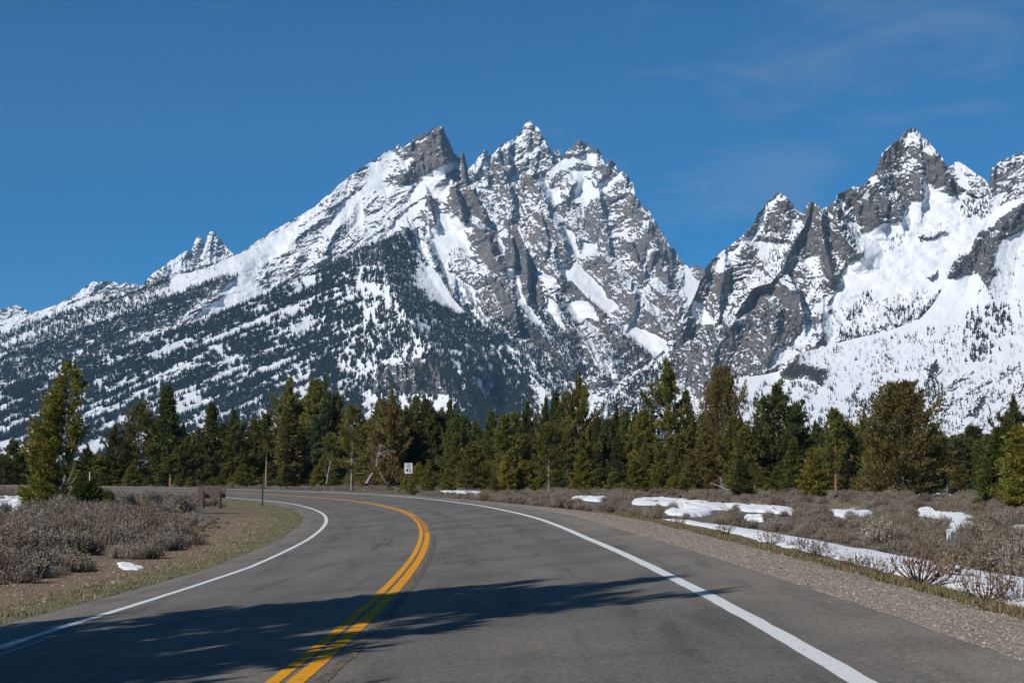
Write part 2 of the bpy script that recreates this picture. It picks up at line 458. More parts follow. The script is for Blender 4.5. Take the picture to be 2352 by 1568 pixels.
mountain('mountain', 'broad snowy peak right of the highest summit with a steep shaded right wall',
         cat_(fr('B', [(-330, 900), (-150, 880), (0, 845), (90, 815), (200, 785), (300, 722), (350, 705), (385, 760), (430, 742), (510, 665), (600, 615), (700, 545), (728, 490), (760, 440), (800, 410), (835, 375), (880, 325), (905, 310), (940, 330), (965, 350), (1000, 356), (1030, 400), (1050, 425), (1065, 420), (1085, 398), (1100, 394), (1128, 420), (1150, 470), (1165, 520), (1195, 592), (1215, 588), (1240, 560), (1265, 540), (1310, 570), (1325, 610), (1338, 655), (1410, 680), (1465, 730), (1490, 790), (1515, 800), (1530, 880), (1545, 960), (1580, 985), (1620, 1070), (1665, 1095), (1710, 1125), (1740, 1200), (1790, 1260), (1815, 1330), (1840, 1375), (1880, 1400), (1910, 1480), (1955, 1560)]),
              fr('D', [(1800, 250), (1818, 233), (1832, 262), (1860, 320), (1900, 380), (1925, 415), (1932, 520), (1940, 680), (1975, 820), (2010, 930), (2100, 1060)])),
         1000, [(300, 8800), (450, 8500), (700, 7900), (900, 7300), (1000, 7000)], rock0=.5, relief=1.0, seed=9, key='mountain_owen', mat=MM, wl=50, fam0=(('ver', .45), ('fr', .35), ('iso', .2)), jag=1.6,
         ribs=[('B', [(1130, 880), (1150, 1000), (1175, 1200), (1215, 1380), (1250, 1530)], 95, 95, 40, 9), ('B', [(1440, 690), (1440, 900), (1448, 1130)], 110, 90, 50, 10),
               ('B', [(1545, 960), (1560, 1080), (1650, 1200), (1690, 1330), (1700, 1460), (1760, 1568)], 170, 190, 60, 70), ('B', [(350, 700), (420, 800), (490, 930), (520, 1050), (560, 1200), (650, 1330), (720, 1500)], 120, 110, 50, 20),
               ('B', [(460, 1130), (490, 1250), (530, 1400), (540, 1568)], 120, 120, 44, 16), ('B', [(100, 830), (130, 960), (150, 1100), (140, 1200)], 100, 80, 34, 12),
               ('B', [(1100, 400), (1110, 560), (1190, 610)], 60, 60, 34, 14), ('B', [(900, 310), (880, 480)], 60, 30, 40, 30), ('B', [(1265, 540), (1200, 700), (1090, 830)], 90, 40, 30, 20),
               ('B', [(850, 800), (760, 950), (700, 1040)], 70, 40, 24, 24), ('D', [(1370, 170), (1400, 260), (1450, 400), (1500, 480)], 120, 100, 44, 20), ('D', [(600, 160), (560, 290), (590, 420), (625, 540)], 90, 100, 40, 14),
               ('D', [(1640, 200), (1700, 450), (1770, 600)], 130, 110, 40, 40), ('D', [(1400, 720), (1430, 820), (1380, 960)], 120, 90, 50, 16), ('D', [(1490, 860), (1620, 960), (1740, 1150)], 90, 60, 40, 30), ('D', [(1660, 700), (1790, 800), (1880, 960)], 130, 100, 40, 50),
               ('D', [(440, 20), (480, 100), (450, 230)], 110, 80, 40, 16), ('D', [(1060, 320), (1180, 440), (1290, 560), (1330, 640)], 70, 70, 40, 20)],
         regions=[('B', [(600, 620), (740, 510), (900, 470), (1040, 440), (1100, 480), (1110, 560), (1060, 640), (960, 560), (880, 560), (760, 640), (560, 680)], .04),
                  ('B', [(860, 650), (1050, 650), (1060, 820), (1200, 780), (1330, 700), (1400, 680), (1340, 780), (1180, 850), (1140, 940), (980, 1010), (820, 980), (860, 820), (760, 640)], .04),
                  ('B', [(560, 750), (740, 640), (760, 800), (540, 840)], .74), ('B', [(1110, 640), (1260, 550), (1330, 680), (1190, 730), (1080, 840), (1120, 720)], .8), ('B', [(690, 980), (850, 800), (830, 930), (720, 1050)], .68),
                  ('B', [(900, 560), (980, 560), (1040, 620), (940, 650)], .62), ('B', [(960, 710), (1060, 740), (1010, 760)], .7, dict(f=4)),
                  ('B', [(420, 770), (520, 690), (560, 860), (700, 850), (690, 990), (640, 1030), (500, 920)], .03), ('B', [(400, 1080), (500, 960), (280, 1280), (260, 1320)], .1, dict(f=6)),
                  ('B', [(800, 390), (905, 310), (1020, 380), (1030, 430), (900, 500), (760, 460)], .5),
                  ('B', [(1450, 740), (1500, 800), (1560, 980), (1750, 1200), (1900, 1500), (2000, 1568), (1650, 1568), (1700, 1300), (1580, 1180), (1480, 1140), (1440, 1000)], .88, dict(fam=(('ver', 1.0),))),
                  ('B', [(1620, 1230), (1690, 1230), (1660, 1320), (1620, 1320)], .1, dict(f=4)), ('B', [(1600, 1080), (1660, 1100), (1720, 1160), (1660, 1150)], .1, dict(f=4)),
                  ('B', [(1200, 850), (1450, 850), (1480, 1140), (1500, 1250), (1280, 1500), (1200, 1200)], .6, dict(fam=(('led', .8), ('iso', .2)))), ('B', [(870, 1290), (1020, 1070), (1140, 1060), (1200, 1330), (1240, 1568), (1100, 1568), (1020, 1400)], .76),
                  ('D', [(800, 390), (1000, 570), (1060, 640), (1140, 760), (1240, 830), (1160, 940), (930, 760), (700, 570), (640, 470)], .0, dict(f=5)), ('D', [(860, 170), (1010, 190), (1000, 260), (900, 330), (820, 330)], .05),
                  ('D', [(640, 0), (770, 60), (820, 300), (800, 400), (780, 300), (700, 150)], .12, dict(f=5)),
                  ('D', [(1270, 1020), (1420, 1020), (1600, 1110), (1740, 1190), (1790, 1280), (1640, 1380), (1400, 1180), (1310, 1120)], .02), ('D', [(1200, 740), (1400, 710), (1450, 850), (1390, 950), (1340, 1010), (1180, 930), (1240, 830)], .9),
                  ('D', [(1330, 1015), (1420, 900), (1520, 840), (1440, 980), (1410, 1040)], .05, dict(f=4)), ('D', [(1090, 640), (1110, 590), (1190, 740), (1140, 750)], .9, dict(f=5)),
                  ('D', [(1410, 1050), (1480, 880), (1620, 940), (1750, 1000), (1720, 1170), (1560, 1100)], .72), ('D', [(1650, 720), (1800, 640), (1960, 800), (1890, 970), (1790, 890), (1700, 800)], .85),
                  ('D', [(820, 340), (1050, 310), (1180, 400), (1100, 520), (1010, 560), (880, 440)], .72), ('D', [(1240, 220), (1380, 180), (1600, 60), (1640, 0), (1750, 200), (1910, 400), (1860, 480), (1870, 650), (1680, 560), (1470, 430)], .82, dict(fam=(('ver', .8), ('fr', .2)))),
                  ('D', [(1480, 430), (1590, 190), (1620, 260), (1540, 400)], .08, dict(f=4)), ('D', [(1340, 500), (1640, 530), (1760, 620), (1600, 720), (1450, 740), (1360, 640)], .38),
                  ('D', [(250, 110), (440, 20), (500, 160), (430, 230), (340, 230), (270, 160)], .78), ('D', [(590, 350), (800, 340), (680, 420), (600, 440)], .7)])

# ---- the big central massif
def tee_base(xs):
    return np.interp(xs, [0, 700, 1000, 1500, 1700], [1085, 1085, 1088, 1092, 1092])
TEE = cat_(fr('Z1', [(-60, 715), (0, 692), (100, 657), (165, 645), (230, 630), (300, 605), (345, 588), (400, 575), (480, 555), (560, 545), (640, 535), (700, 525), (760, 510), (800, 495), (880, 460), (990, 425), (1080, 415), (1165, 390), (1250, 355), (1350, 312), (1420, 265), (1480, 225), (1600, 150), (1700, 95), (1800, 35)]),
           fr('A', [(0, 960), (60, 935), (150, 830), (300, 712), (480, 590), (520, 562), (630, 505), (660, 470), (715, 430), (745, 436), (790, 435), (815, 390), (838, 352), (855, 385), (875, 398), (930, 375), (1000, 320), (1060, 265), (1105, 243), (1150, 250), (1200, 215), (1222, 180), (1245, 190), (1270, 170), (1300, 162), (1350, 158), (1362, 220), (1390, 280), (1425, 340), (1450, 410), (1478, 480), (1495, 468), (1518, 520), (1535, 500), (1555, 465), (1578, 450), (1600, 490), (1618, 560), (1612, 640), (1640, 745), (1720, 850)]),
           fr('Z2', [(895, 420), (925, 480), (960, 545), (1030, 575), (1080, 560), (1100, 600), (1123, 656), (1152, 704), (1195, 795), (1291, 833), (1363, 843), (1435, 924), (1555, 1020), (1608, 1054), (1642, 1116), (1723, 1174), (1776, 1222), (1850, 1310), (1950, 1420)]))
o_ = np.argsort(TEE[:, 0], kind='stable'); TEE = TEE[o_]
mountain('mountain', 'big left massif: long snow ridge rising to a jagged rock summit',
         TEE, tee_base, [(290, 7350), (420, 7150), (560, 6750), (760, 6300), (950, 5700), (1092, 5200)], rock0=.32, relief=1.0, seed=14, key='mountain_tee', mat=MM, wl=46, fam0=(('led', .5), ('ver', .2), ('iso', .3)), jag=1.4,
         ribs=[('A', [(1350, 160), (1300, 220), (1320, 380), (1340, 480), (1360, 590)], 240, 210, 75, 44), ('A', [(1150, 250), (1110, 340), (1130, 420), (1090, 520)], 110, 80, 24, 8), ('A', [(1240, 190), (1215, 320), (1230, 440), (1190, 560)], 60, 60, 16, 7), ('A', [(1000, 330), (980, 430), (1040, 520)], 60, 50, 18, 8), ('A', [(1290, 170), (1270, 300), (1290, 420)], 40, 40, 12, 8), ('A', [(1000, 560), (960, 660), (980, 740)], 60, 50, 18, 10), ('A', [(900, 640), (900, 750)], 70, 70, 20, 16),
               ('A', [(1570, 450), (1580, 600), (1590, 740), (1640, 880), (1700, 960)], 120, 90, 44, 18), ('A', [(1480, 850), (1520, 980), (1550, 1090), (1580, 1200)], 150, 150, 36, 16), ('A', [(1180, 950), (1210, 1080), (1250, 1230)], 110, 90, 40, 8),
               ('A', [(1150, 1150), (1180, 1290), (1200, 1370)], 70, 60, 16, 8), ('A', [(920, 1300), (940, 1420)], 70, 70, 26, 12), ('A', [(1690, 880), (1730, 1000), (1800, 1120), (1830, 1200)], 150, 150, 24, 18),
               ('C', [(1590, 0), (1700, 130), (1740, 220), (1760, 330), (1900, 500)], 120, 120, 50, 22), ('C', [(1660, 540), (1700, 680), (1800, 860), (1860, 1000)], 100, 90, 30, 26), ('C', [(1860, 520), (1950, 660), (1995, 850), (2015, 1000)], 130, 150, 40, 14),
               ('C', [(1370, 690), (1380, 830), (1480, 960)], 110, 60, 40, 9), ('C', [(1190, 530), (1260, 640), (1360, 790)], 100, 90, 40, 16), ('C', [(1430, 760), (1460, 880), (1500, 1000)], 90, 80, 24, 9), ('C', [(1060, 180), (1120, 350), (1190, 520)], 80, 80, 26, 14), ('C', [(900, 60), (960, 240), (1060, 380)], 100, 60, 40, 16),
               ('C', [(1560, 620), (1640, 760), (1680, 880)], 40, 40, 16, 9), ('C', [(1440, 650), (1530, 830), (1660, 1000)], 50, 60, 16, 10),
               ('D', [(110, 150), (150, 260), (150, 430)], 140, 140, 26, 12), ('D', [(190, 20), (250, 190), (280, 330), (280, 560), (300, 790)], 170, 150, 26, 14), ('D', [(-60, 540), (60, 700), (150, 860), (180, 1000)], 150, 160, 50, 14),
               ('D', [(420, 640), (440, 820)], 90, 90, 24, 14), ('D', [(600, 560), (760, 590), (950, 790), (1150, 960), (1320, 1150), (1600, 1380)], 150, 150, 60, 24), ('D', [(560, 660), (610, 850), (720, 1050), (850, 1180), (1000, 1420), (1080, 1568)], 130, 170, 50, 40),
               ('D', [(840, 1020), (1000, 1180), (1150, 1400), (1220, 1568)], 90, 110, 50, 30), ('D', [(200, 860), (330, 1030), (480, 1180), (620, 1330), (760, 1500)], 120, 150, 30, 60), ('D', [(0, 1130), (160, 1330), (330, 1500)], 80, 90, 60, 40),
               ('H', [(1990, 0), (1960, 110), (1850, 220), (1650, 360), (1560, 470)], 60, 40, 30, 34), ('H', [(2080, 230), (2010, 330), (1900, 560)], 60, 60, 30, 24), ('H', [(1680, 540), (1600, 640)], 60, 40, 20, 20),
               ('H', [(1130, 715), (900, 760), (600, 870), (300, 980), (0, 1090), (-300, 1190), (-700, 1330), (-1200, 1500)], 130, 130, 70, 120), ('H', [(450, 730), (200, 860), (0, 920), (-400, 1050), (-1200, 1330)], 60, 60, 60, 50)],
         regions=[('A', [(960, 400), (1100, 310), (1240, 190), (1350, 160), (1430, 330), (1480, 480), (1520, 540), (1380, 580), (1290, 600), (1200, 680), (900, 760), (870, 700), (1010, 520)], .74, dict(a=1.6, fam=(('ver', .7), ('led', .3)))),
                  ('A', [(1050, 330), (1150, 265), (1240, 195), (1200, 260), (1090, 330)], .1, dict(f=3)), ('A', [(880, 540), (1010, 500), (960, 600), (880, 640)], .2, dict(f=5)),
                  ('A', [(640, 480), (720, 430), (800, 440), (810, 500), (760, 540), (660, 530)], .12), ('A', [(520, 570), (640, 520), (780, 560), (760, 640), (640, 800), (400, 900), (480, 720)], .18),
                  ('H', [(1080, 530), (1300, 400), (1600, 230), (1700, 170), (1560, 470), (1250, 640), (1130, 720), (800, 750), (430, 730), (700, 690)], .04, dict(a=.1)),
                  ('H', [(780, 1050), (1100, 850), (1400, 850), (1150, 1000), (900, 1090), (700, 1140)], .0, dict(a=.08)), ('H', [(1100, 720), (1260, 640), (1260, 800), (1000, 900), (920, 900)], .05), ('H', [(1600, 300), (1800, 260), (1750, 420), (1560, 520)], .3),
                  ('H', [(380, 760), (520, 720), (800, 740), (480, 890), (430, 870)], .1),
                  ('A', [(1180, 690), (1350, 590), (1530, 530), (1500, 620), (1330, 760), (1180, 900), (1000, 1010), (950, 960)], .05), ('A', [(1200, 880), (1400, 830), (1460, 920), (1350, 980), (1200, 940)], .04),
                  ('A', [(880, 1150), (1100, 1010), (1160, 990), (1130, 1080), (700, 1420), (620, 1450), (780, 1280)], .03, dict(f=5)), ('A', [(330, 1300), (380, 1000), (300, 1100), (180, 1240), (0, 1330), (0, 1300), (260, 980), (360, 900), (420, 940), (420, 1300)], .12),
                  ('A', [(450, 900), (640, 800), (760, 830), (700, 920), (560, 900), (400, 960)], .15),
                  ('C', [(1060, 0), (1250, 60), (1400, 180), (1560, 300), (1440, 330), (1330, 280), (1250, 480), (1200, 330), (1100, 130)], .0, dict(a=.1)), ('A', [(1260, 1160), (1380, 1190), (1560, 1330), (1640, 1470), (1640, 1568), (1300, 1568), (1210, 1420), (1290, 1260)], .0, dict(a=.1)),
                  ('A', [(1480, 1170), (1640, 1280), (1740, 1400), (1560, 1310), (1450, 1230)], .1), ('C', [(940, 130), (1050, 180), (1140, 420), (1010, 300)], .03, dict(f=6)), ('C', [(1250, 470), (1400, 560), (1530, 640), (1580, 800), (1700, 1010), (1710, 1060), (1600, 960), (1500, 760), (1380, 640)], .05, dict(f=6)),
                  ('C', [(1700, 1040), (1780, 1130), (1950, 1290), (2200, 1480), (2200, 1560), (1900, 1360), (1740, 1150)], .0, dict(f=5)), ('C', [(980, 400), (1080, 440), (1190, 520), (1120, 560), (1000, 480)], .05), ('C', [(930, 560), (1060, 640), (1160, 780), (1040, 700)], .03, dict(f=5)),
                  ('C', [(1380, 730), (1440, 720), (1490, 800), (1400, 790)], .0, dict(f=4)),
                  ('A', [(1440, 880), (1540, 900), (1640, 960), (1700, 900), (1760, 1000), (1830, 1150), (1720, 1180), (1560, 1200), (1440, 1000)], .85), ('A', [(1160, 960), (1220, 980), (1260, 1240), (1200, 1160)], .85, dict(f=4)),
                  ('A', [(1530, 500), (1580, 450), (1620, 560), (1620, 700), (1700, 850), (1580, 880), (1560, 700)], .85, dict(f=5)), ('A', [(1460, 620), (1560, 680), (1600, 850), (1480, 840)], .6),
                  ('C', [(1560, 60), (1750, 40), (1790, 200), (1900, 330), (1880, 520), (1720, 480), (1600, 250)], .93), ('C', [(1780, 80), (1890, 230), (1870, 330), (1800, 210)], .05, dict(f=4)), ('C', [(1890, 440), (2000, 450), (1950, 590), (1890, 560)], .1, dict(f=4)),
                  ('C', [(1650, 540), (1900, 560), (1990, 800), (2010, 1000), (1900, 1000), (1830, 760), (1750, 700), (1700, 780)], .8), ('D', [(60, 0), (200, 20), (310, 290), (310, 800), (230, 560), (220, 300), (150, 430), (80, 400)], .72), ('D', [(320, 330), (410, 500), (420, 600), (470, 830), (340, 830), (320, 600)], .9, dict(f=5)),
                  ('D', [(190, 480), (220, 620), (230, 720), (340, 900), (430, 1040), (490, 1120), (330, 1020), (190, 800), (180, 600)], .0, dict(f=4)), ('D', [(400, 480), (560, 520), (620, 640), (480, 620)], .05, dict(f=5)),
                  ('D', [(510, 760), (590, 830), (640, 1000), (720, 1130), (600, 1050), (480, 850)], .02, dict(f=5)), ('D', [(720, 820), (920, 760), (1040, 1000), (900, 960), (830, 1000), (720, 900)], .02, dict(f=5)), ('D', [(650, 570), (760, 580), (900, 750), (960, 800), (900, 770), (700, 700)], .66, dict(f=5)),
                  ('D', [(840, 1010), (1000, 990), (1300, 1130), (1380, 1200), (1600, 1370), (1560, 1450), (1000, 1400), (930, 1250)], .5), ('D', [(880, 1100), (820, 1020), (1000, 1330), (1050, 1480), (1000, 1440)], .08, dict(f=5)), ('D', [(840, 1400), (960, 1480), (1060, 1568), (960, 1568)], .05, dict(f=5)),
                  ('D', [(430, 1300), (520, 1340), (560, 1410), (430, 1350)], .0, dict(f=5))])

FH = cat_(fr('H', [(-1250, 1830), (-900, 1720), (-500, 1570), (-250, 1500), (0, 1420), (250, 1330), (450, 1262), (650, 1190), (900, 1100), (1050, 1040), (1250, 950), (1450, 868), (1700, 760), (1900, 660)]),
          fr('C', [(0, 440), (250, 300), (450, 210), (600, 160), (780, 100), (830, 40), (862, 15), (890, 40), (930, 120), (1010, 300), (1200, 540), (1330, 760), (1480, 930), (1700, 1060), (1800, 1200), (1950, 1350), (2091, 1500), (2300, 1720)]))
mountain('mountain', 'dark forested foreridge with a pointed top below the jagged left summit',
         FH, 1098, [(530, 5900), (700, 5600), (900, 5200), (1098, 4700)], rock0=.12, relief=.55, seed=22, key='mountain_fore', mat=MM, wl=60, fam0=(('led', .5), ('iso', .5)), jag=1.0,
         ribs=[('C', [(600, 160), (620, 450), (650, 560), (720, 720), (800, 850), (880, 960), (960, 1090), (1100, 1260), (1300, 1420), (1480, 1600)], 60, 330, 190, 90), ('C', [(860, 15), (870, 120), (900, 180)], 90, 40, 20, 14),
               ('C', [(1080, 1230), (1180, 1350), (1300, 1568)], 60, 90, 50, 30), ('C', [(1500, 1560), (1800, 1600)], 40, 40, 40, 40)],
         regions=[('C', [(830, 40), (862, 10), (900, 50), (900, 180), (840, 110)], .8, dict(f=4)), ('C', [(550, 1480), (750, 1440), (1050, 1370), (1250, 1400), (1400, 1568), (1400, 1750), (500, 1750)], .52, dict(a=1.4)), ('C', [(650, 460), (700, 560), (650, 580), (620, 500)], .5, dict(f=4)),
                  ('H', [(600, 1568), (800, 1450), (1000, 1568), (900, 1700), (500, 1700)], .3), ('Z1', [(900, 1000), (1050, 940), (1100, 1020), (950, 1080)], .42), ('Z1', [(480, 1200), (700, 1100), (760, 1150), (560, 1260)], .3)])

mountain('mountain', 'rounded snow dome behind the steep right-hand peak',
         fr('Z3', [(1400, 330), (1490, 280), (1515, 265), (1530, 250), (1550, 247), (1580, 265), (1640, 310), (1680, 335), (1700, 365), (1720, 430), (1760, 470), (1800, 520)]), 720, [(370, 6700), (560, 6200), (720, 5900)], rock0=.18, relief=.5, seed=31, mat=MM, wl=30, jag=.6,
         regions=[('Z3', [(1600, 330), (1680, 340), (1720, 440), (1680, 460), (1620, 400)], .6), ('Z3', [(1460, 225), (1510, 250), (1530, 330), (1500, 320)], .5), ('G', [(1200, 500), (1330, 520), (1300, 550), (1200, 520)], .7, dict(f=4))])
mountain('mountain', 'square rock buttress at the right edge of the skyline',
         fr('Z3', [(1690, 560), (1702, 480), (1704, 370), (1707, 300), (1715, 275), (1760, 245), (1800, 225), (1835, 208), (1877, 203), (1950, 230), (2050, 300)]), 760, [(350, 7000), (560, 6600), (760, 6300)], rock0=.72, relief=1.0, seed=33, mat=MM, wl=40, fam0=(('ver', .6), ('led', .4)),
         ribs=[('G', [(1480, 460), (1500, 560), (1480, 680)], 80, 80, 20, 60)],
         regions=[('G', [(1470, 660), (1620, 700), (1560, 830), (1480, 760)], .15), ('G', [(1560, 420), (1720, 330), (1819, 290), (1819, 330), (1680, 380)], .25, dict(f=5)), ('G', [(1470, 440), (1640, 430), (1600, 620), (1470, 660)], .9), ('G', [(1560, 600), (1620, 550), (1680, 580), (1620, 620)], .1, dict(f=4))])

RM = fr('Z3', [(-420, 1560), (-260, 1440), (-114, 1317), (-33, 1275), (25, 1232), (80, 1180), (88, 1140), (100, 1100), (130, 1070), (160, 1025), (190, 985), (220, 930), (240, 880), (255, 835), (275, 788), (300, 750), (345, 710), (400, 670), (450, 630), (490, 590), (520, 560), (540, 512), (570, 475), (590, 445), (620, 425), (640, 402), (660, 405), (690, 430), (715, 455), (725, 485), (760, 505), (774, 510), (780, 480), (792, 455), (805, 447), (820, 450), (845, 470), (855, 490), (870, 480), (900, 468), (920, 455), (945, 405), (985, 395), (1020, 370), (1050, 375), (1080, 360), (1110, 310), (1140, 285), (1150, 240), (1165, 205), (1190, 180), (1225, 150), (1250, 130), (1270, 105), (1295, 85), (1325, 80), (1345, 90), (1360, 115), (1385, 135), (1400, 150), (1425, 180), (1450, 210), (1470, 230), (1485, 262), (1510, 320), (1560, 372), (1640, 420), (1720, 465), (1800, 520), (1900, 600)])
mountain('mountain', 'right-hand massif: snowy cone, rock tooth and a tall steep rock peak above a snow cirque',
         RM, 1096, [(300, 5700), (500, 5400), (700, 5150), (900, 4700), (1096, 4300)], rock0=.52, relief=1.3, seed=41, key='mountain_right', ledge=.2, mat=MM, wl=46, fam0=(('ver', .5), ('iso', .3), ('fl', .2)), jag=1.5,
         ribs=[('E', [(1085, 185), (1150, 300), (1180, 430), (1190, 560)], 60, 40, 60, 30), ('E', [(1425, 285), (1400, 420), (1330, 560), (1230, 740), (1120, 980), (1000, 1130), (820, 1180), (640, 1450), (560, 1600)], 60, 60, 34, 22), ('E', [(1540, 380), (1530, 560), (1570, 760), (1640, 1060)], 100, 80, 40, 18),
               ('E', [(1720, 190), (1680, 300), (1700, 500), (1760, 640), (1850, 760), (1960, 860)], 110, 80, 40, 50), ('G', [(640, 40), (720, 150), (745, 260), (760, 480), (755, 770)], 50, 60, 60, 12), ('G', [(880, 290), (950, 380), (1000, 500), (1040, 590)], 90, 90, 50, 20),
               ('G', [(500, 160), (340, 310), (290, 470), (320, 560)], 60, 90, 50, 50), ('G', [(20, 660), (130, 740), (230, 850), (300, 1000)], 100, 100, 50, 24), ('G', [(330, 640), (400, 800), (390, 900)], 70, 70, 30, 12), ('G', [(480, 780), (520, 900), (540, 1010)], 60, 60, 34, 20),
               ('E', [(520, 940), (500, 1100), (460, 1300), (460, 1500)], 70, 70, 40, 18), ('E', [(330, 940), (230, 1180), (130, 1400), (60, 1568)], 80, 90, 40, 40), ('E', [(1270, 1200), (1310, 1280), (1335, 1440)], 130, 120, 60, 9), ('E', [(850, 400), (740, 600), (700, 740)], 50, 40, 30, 34), ('E', [(1060, 650), (1100, 700)], 40, 30, 24, 20),
               ('Z3', [(420, 1050), (330, 1200), (300, 1340)], 80, 80, 50, 40), ('Z3', [(640, 1000), (600, 1150), (590, 1260)], 80, 70, 50, 34), ('Z3', [(860, 1010), (860, 1100), (830, 1170)], 60, 60, 24, 24)],
         regions=[('E', [(960, 300), (900, 400), (850, 500), (830, 600), (720, 640), (640, 740), (400, 900), (380, 960), (500, 1000), (640, 850), (740, 720), (830, 700), (900, 560), (960, 420)], .14), ('E', [(840, 680), (1000, 680), (1200, 720), (1100, 960), (1040, 1030), (960, 960), (880, 800)], .12),
                  ('E', [(980, 290), (1090, 190), (1150, 240), (1080, 260), (1000, 340)], .12, dict(f=5)), ('E', [(1080, 260), (1200, 280), (1240, 360), (1200, 400), (1080, 330)], .85, dict(f=5)), ('E', [(950, 460), (1050, 480), (1100, 560), (960, 520)], .7), ('E', [(1080, 420), (1220, 420), (1210, 560), (1080, 560)], .6),
                  ('E', [(1200, 460), (1340, 470), (1240, 700), (1200, 640)], .25), ('E', [(1360, 400), (1420, 280), (1500, 350), (1480, 460), (1350, 500)], .82, dict(f=5)), ('E', [(1200, 740), (1350, 560), (1450, 600), (1430, 700), (1280, 860), (1120, 980)], .85), ('E', [(1530, 760), (1600, 680), (1640, 900), (1650, 1060), (1580, 1080)], .9, dict(f=5)),
                  ('E', [(1280, 900), (1420, 820), (1520, 830), (1560, 1000), (1600, 1100), (1480, 1120), (1380, 960)], .2), ('E', [(1550, 400), (1660, 330), (1700, 420), (1690, 540), (1580, 540)], .25), ('E', [(1700, 220), (1800, 180), (1760, 400), (1720, 340)], .12, dict(f=5)), ('E', [(1650, 780), (1760, 800), (1900, 900), (1700, 1000)], .3),
                  ('Z3', [(1060, 600), (1170, 560), (1250, 550), (1290, 450), (1370, 395), (1400, 370), (1480, 360), (1560, 400), (1700, 430), (1800, 500), (1760, 540), (1700, 560), (1640, 640), (1530, 780), (1470, 880), (1350, 1000), (1150, 1060), (980, 1110), (940, 1060), (900, 960), (940, 880), (990, 760), (1050, 740), (1080, 690)], .03, dict(a=.1)),
                  ('Z3', [(970, 520), (1040, 560), (1080, 640), (1060, 700), (1000, 600)], .05, dict(f=5)), ('Z3', [(1340, 610), (1440, 590), (1500, 600), (1430, 630), (1350, 650)], .4, dict(f=5)), ('Z3', [(1390, 830), (1440, 790), (1420, 840)], .7, dict(f=4)), ('G', [(940, 680), (1000, 640), (1140, 660), (1130, 730), (1050, 740)], .66, dict(f=5)),
                  ('G', [(1180, 830), (1280, 780), (1480, 780), (1540, 850), (1400, 920), (1200, 960)], .2),
                  ('G', [(300, 400), (480, 190), (520, 330), (440, 480), (330, 560), (160, 640)], .72), ('G', [(440, 560), (740, 480), (760, 780), (620, 800), (480, 790)], .72), ('G', [(755, 270), (860, 320), (950, 340), (1040, 590), (880, 660), (840, 600), (770, 520)], .93, dict(f=5, fam=(('ver', 1.0),))), ('G', [(520, 170), (600, 60), (680, 40), (740, 110), (700, 180), (620, 190)], .18),
                  ('G', [(500, 350), (600, 320), (680, 420), (600, 560), (520, 500)], .36), ('G', [(760, 240), (840, 180), (880, 300), (840, 320)], .2, dict(f=5)), ('G', [(755, 430), (790, 560), (840, 610), (800, 680), (760, 660)], .03, dict(f=4)), ('G', [(200, 560), (270, 510), (300, 580), (230, 620)], .12, dict(f=4)),
                  ('G', [(0, 680), (130, 640), (270, 700), (400, 850), (330, 1020), (180, 1090), (90, 1040), (100, 850)], .8), ('G', [(80, 780), (180, 700), (200, 740), (110, 810)], .1, dict(f=4)), ('G', [(440, 940), (480, 860), (560, 960), (540, 1020)], .7, dict(f=5)), ('G', [(480, 800), (620, 800), (560, 880)], .6, dict(f=5)),
                  ('E', [(1060, 1330), (1270, 1200), (1330, 1290), (1340, 1440), (1100, 1370)], .93, dict(f=5)), ('E', [(640, 1450), (820, 1160), (1000, 1200), (1050, 1330), (900, 1500)], .84), ('Z3', [(100, 1200), (190, 1080), (430, 1050), (640, 870), (740, 900), (780, 1080), (740, 1190), (600, 1260), (440, 1330), (180, 1380), (120, 1330)], .8),
                  ('E', [(200, 1280), (300, 1330), (380, 1450), (500, 1560), (300, 1568), (130, 1420)], .2), ('E', [(560, 1450), (680, 1350), (700, 1300), (600, 1480)], .1, dict(f=5)), ('E', [(380, 1060), (450, 1050), (400, 1180), (310, 1140)], .15, dict(f=5)), ('E', [(400, 1060), (600, 1000), (600, 1200), (520, 1280), (400, 1260)], .85), ('E', [(580, 1000), (740, 960), (760, 1080), (620, 1100)], .6, dict(fam=(('lel', 1.0),))),
                  ('Z3', [(740, 900), (770, 1000), (830, 1090), (780, 1160), (690, 1190), (770, 1080)], .05, dict(f=5)), ('Z3', [(640, 1180), (720, 1160), (740, 1200), (600, 1280)], .1, dict(f=5)), ('Z3', [(870, 960), (980, 1090), (900, 1170), (850, 1080)], .15), ('E', [(1350, 1100), (1550, 1230), (1650, 1240), (1500, 1450), (1350, 1500)], .35),
                  ('Z3', [(-160, 1420), (-60, 1290), (30, 1230), (80, 1190), (0, 1350), (-100, 1450)], .52, dict(fam=(('fl', .5), ('iso', .5)))), ('Z3', [(-300, 1600), (-160, 1420), (0, 1300), (90, 1300), (60, 1600)], .5, dict(fam=(('iso', 1.0),))), ('Z3', [(30, 1230), (90, 1170), (60, 1260), (10, 1300)], .1, dict(f=5))])

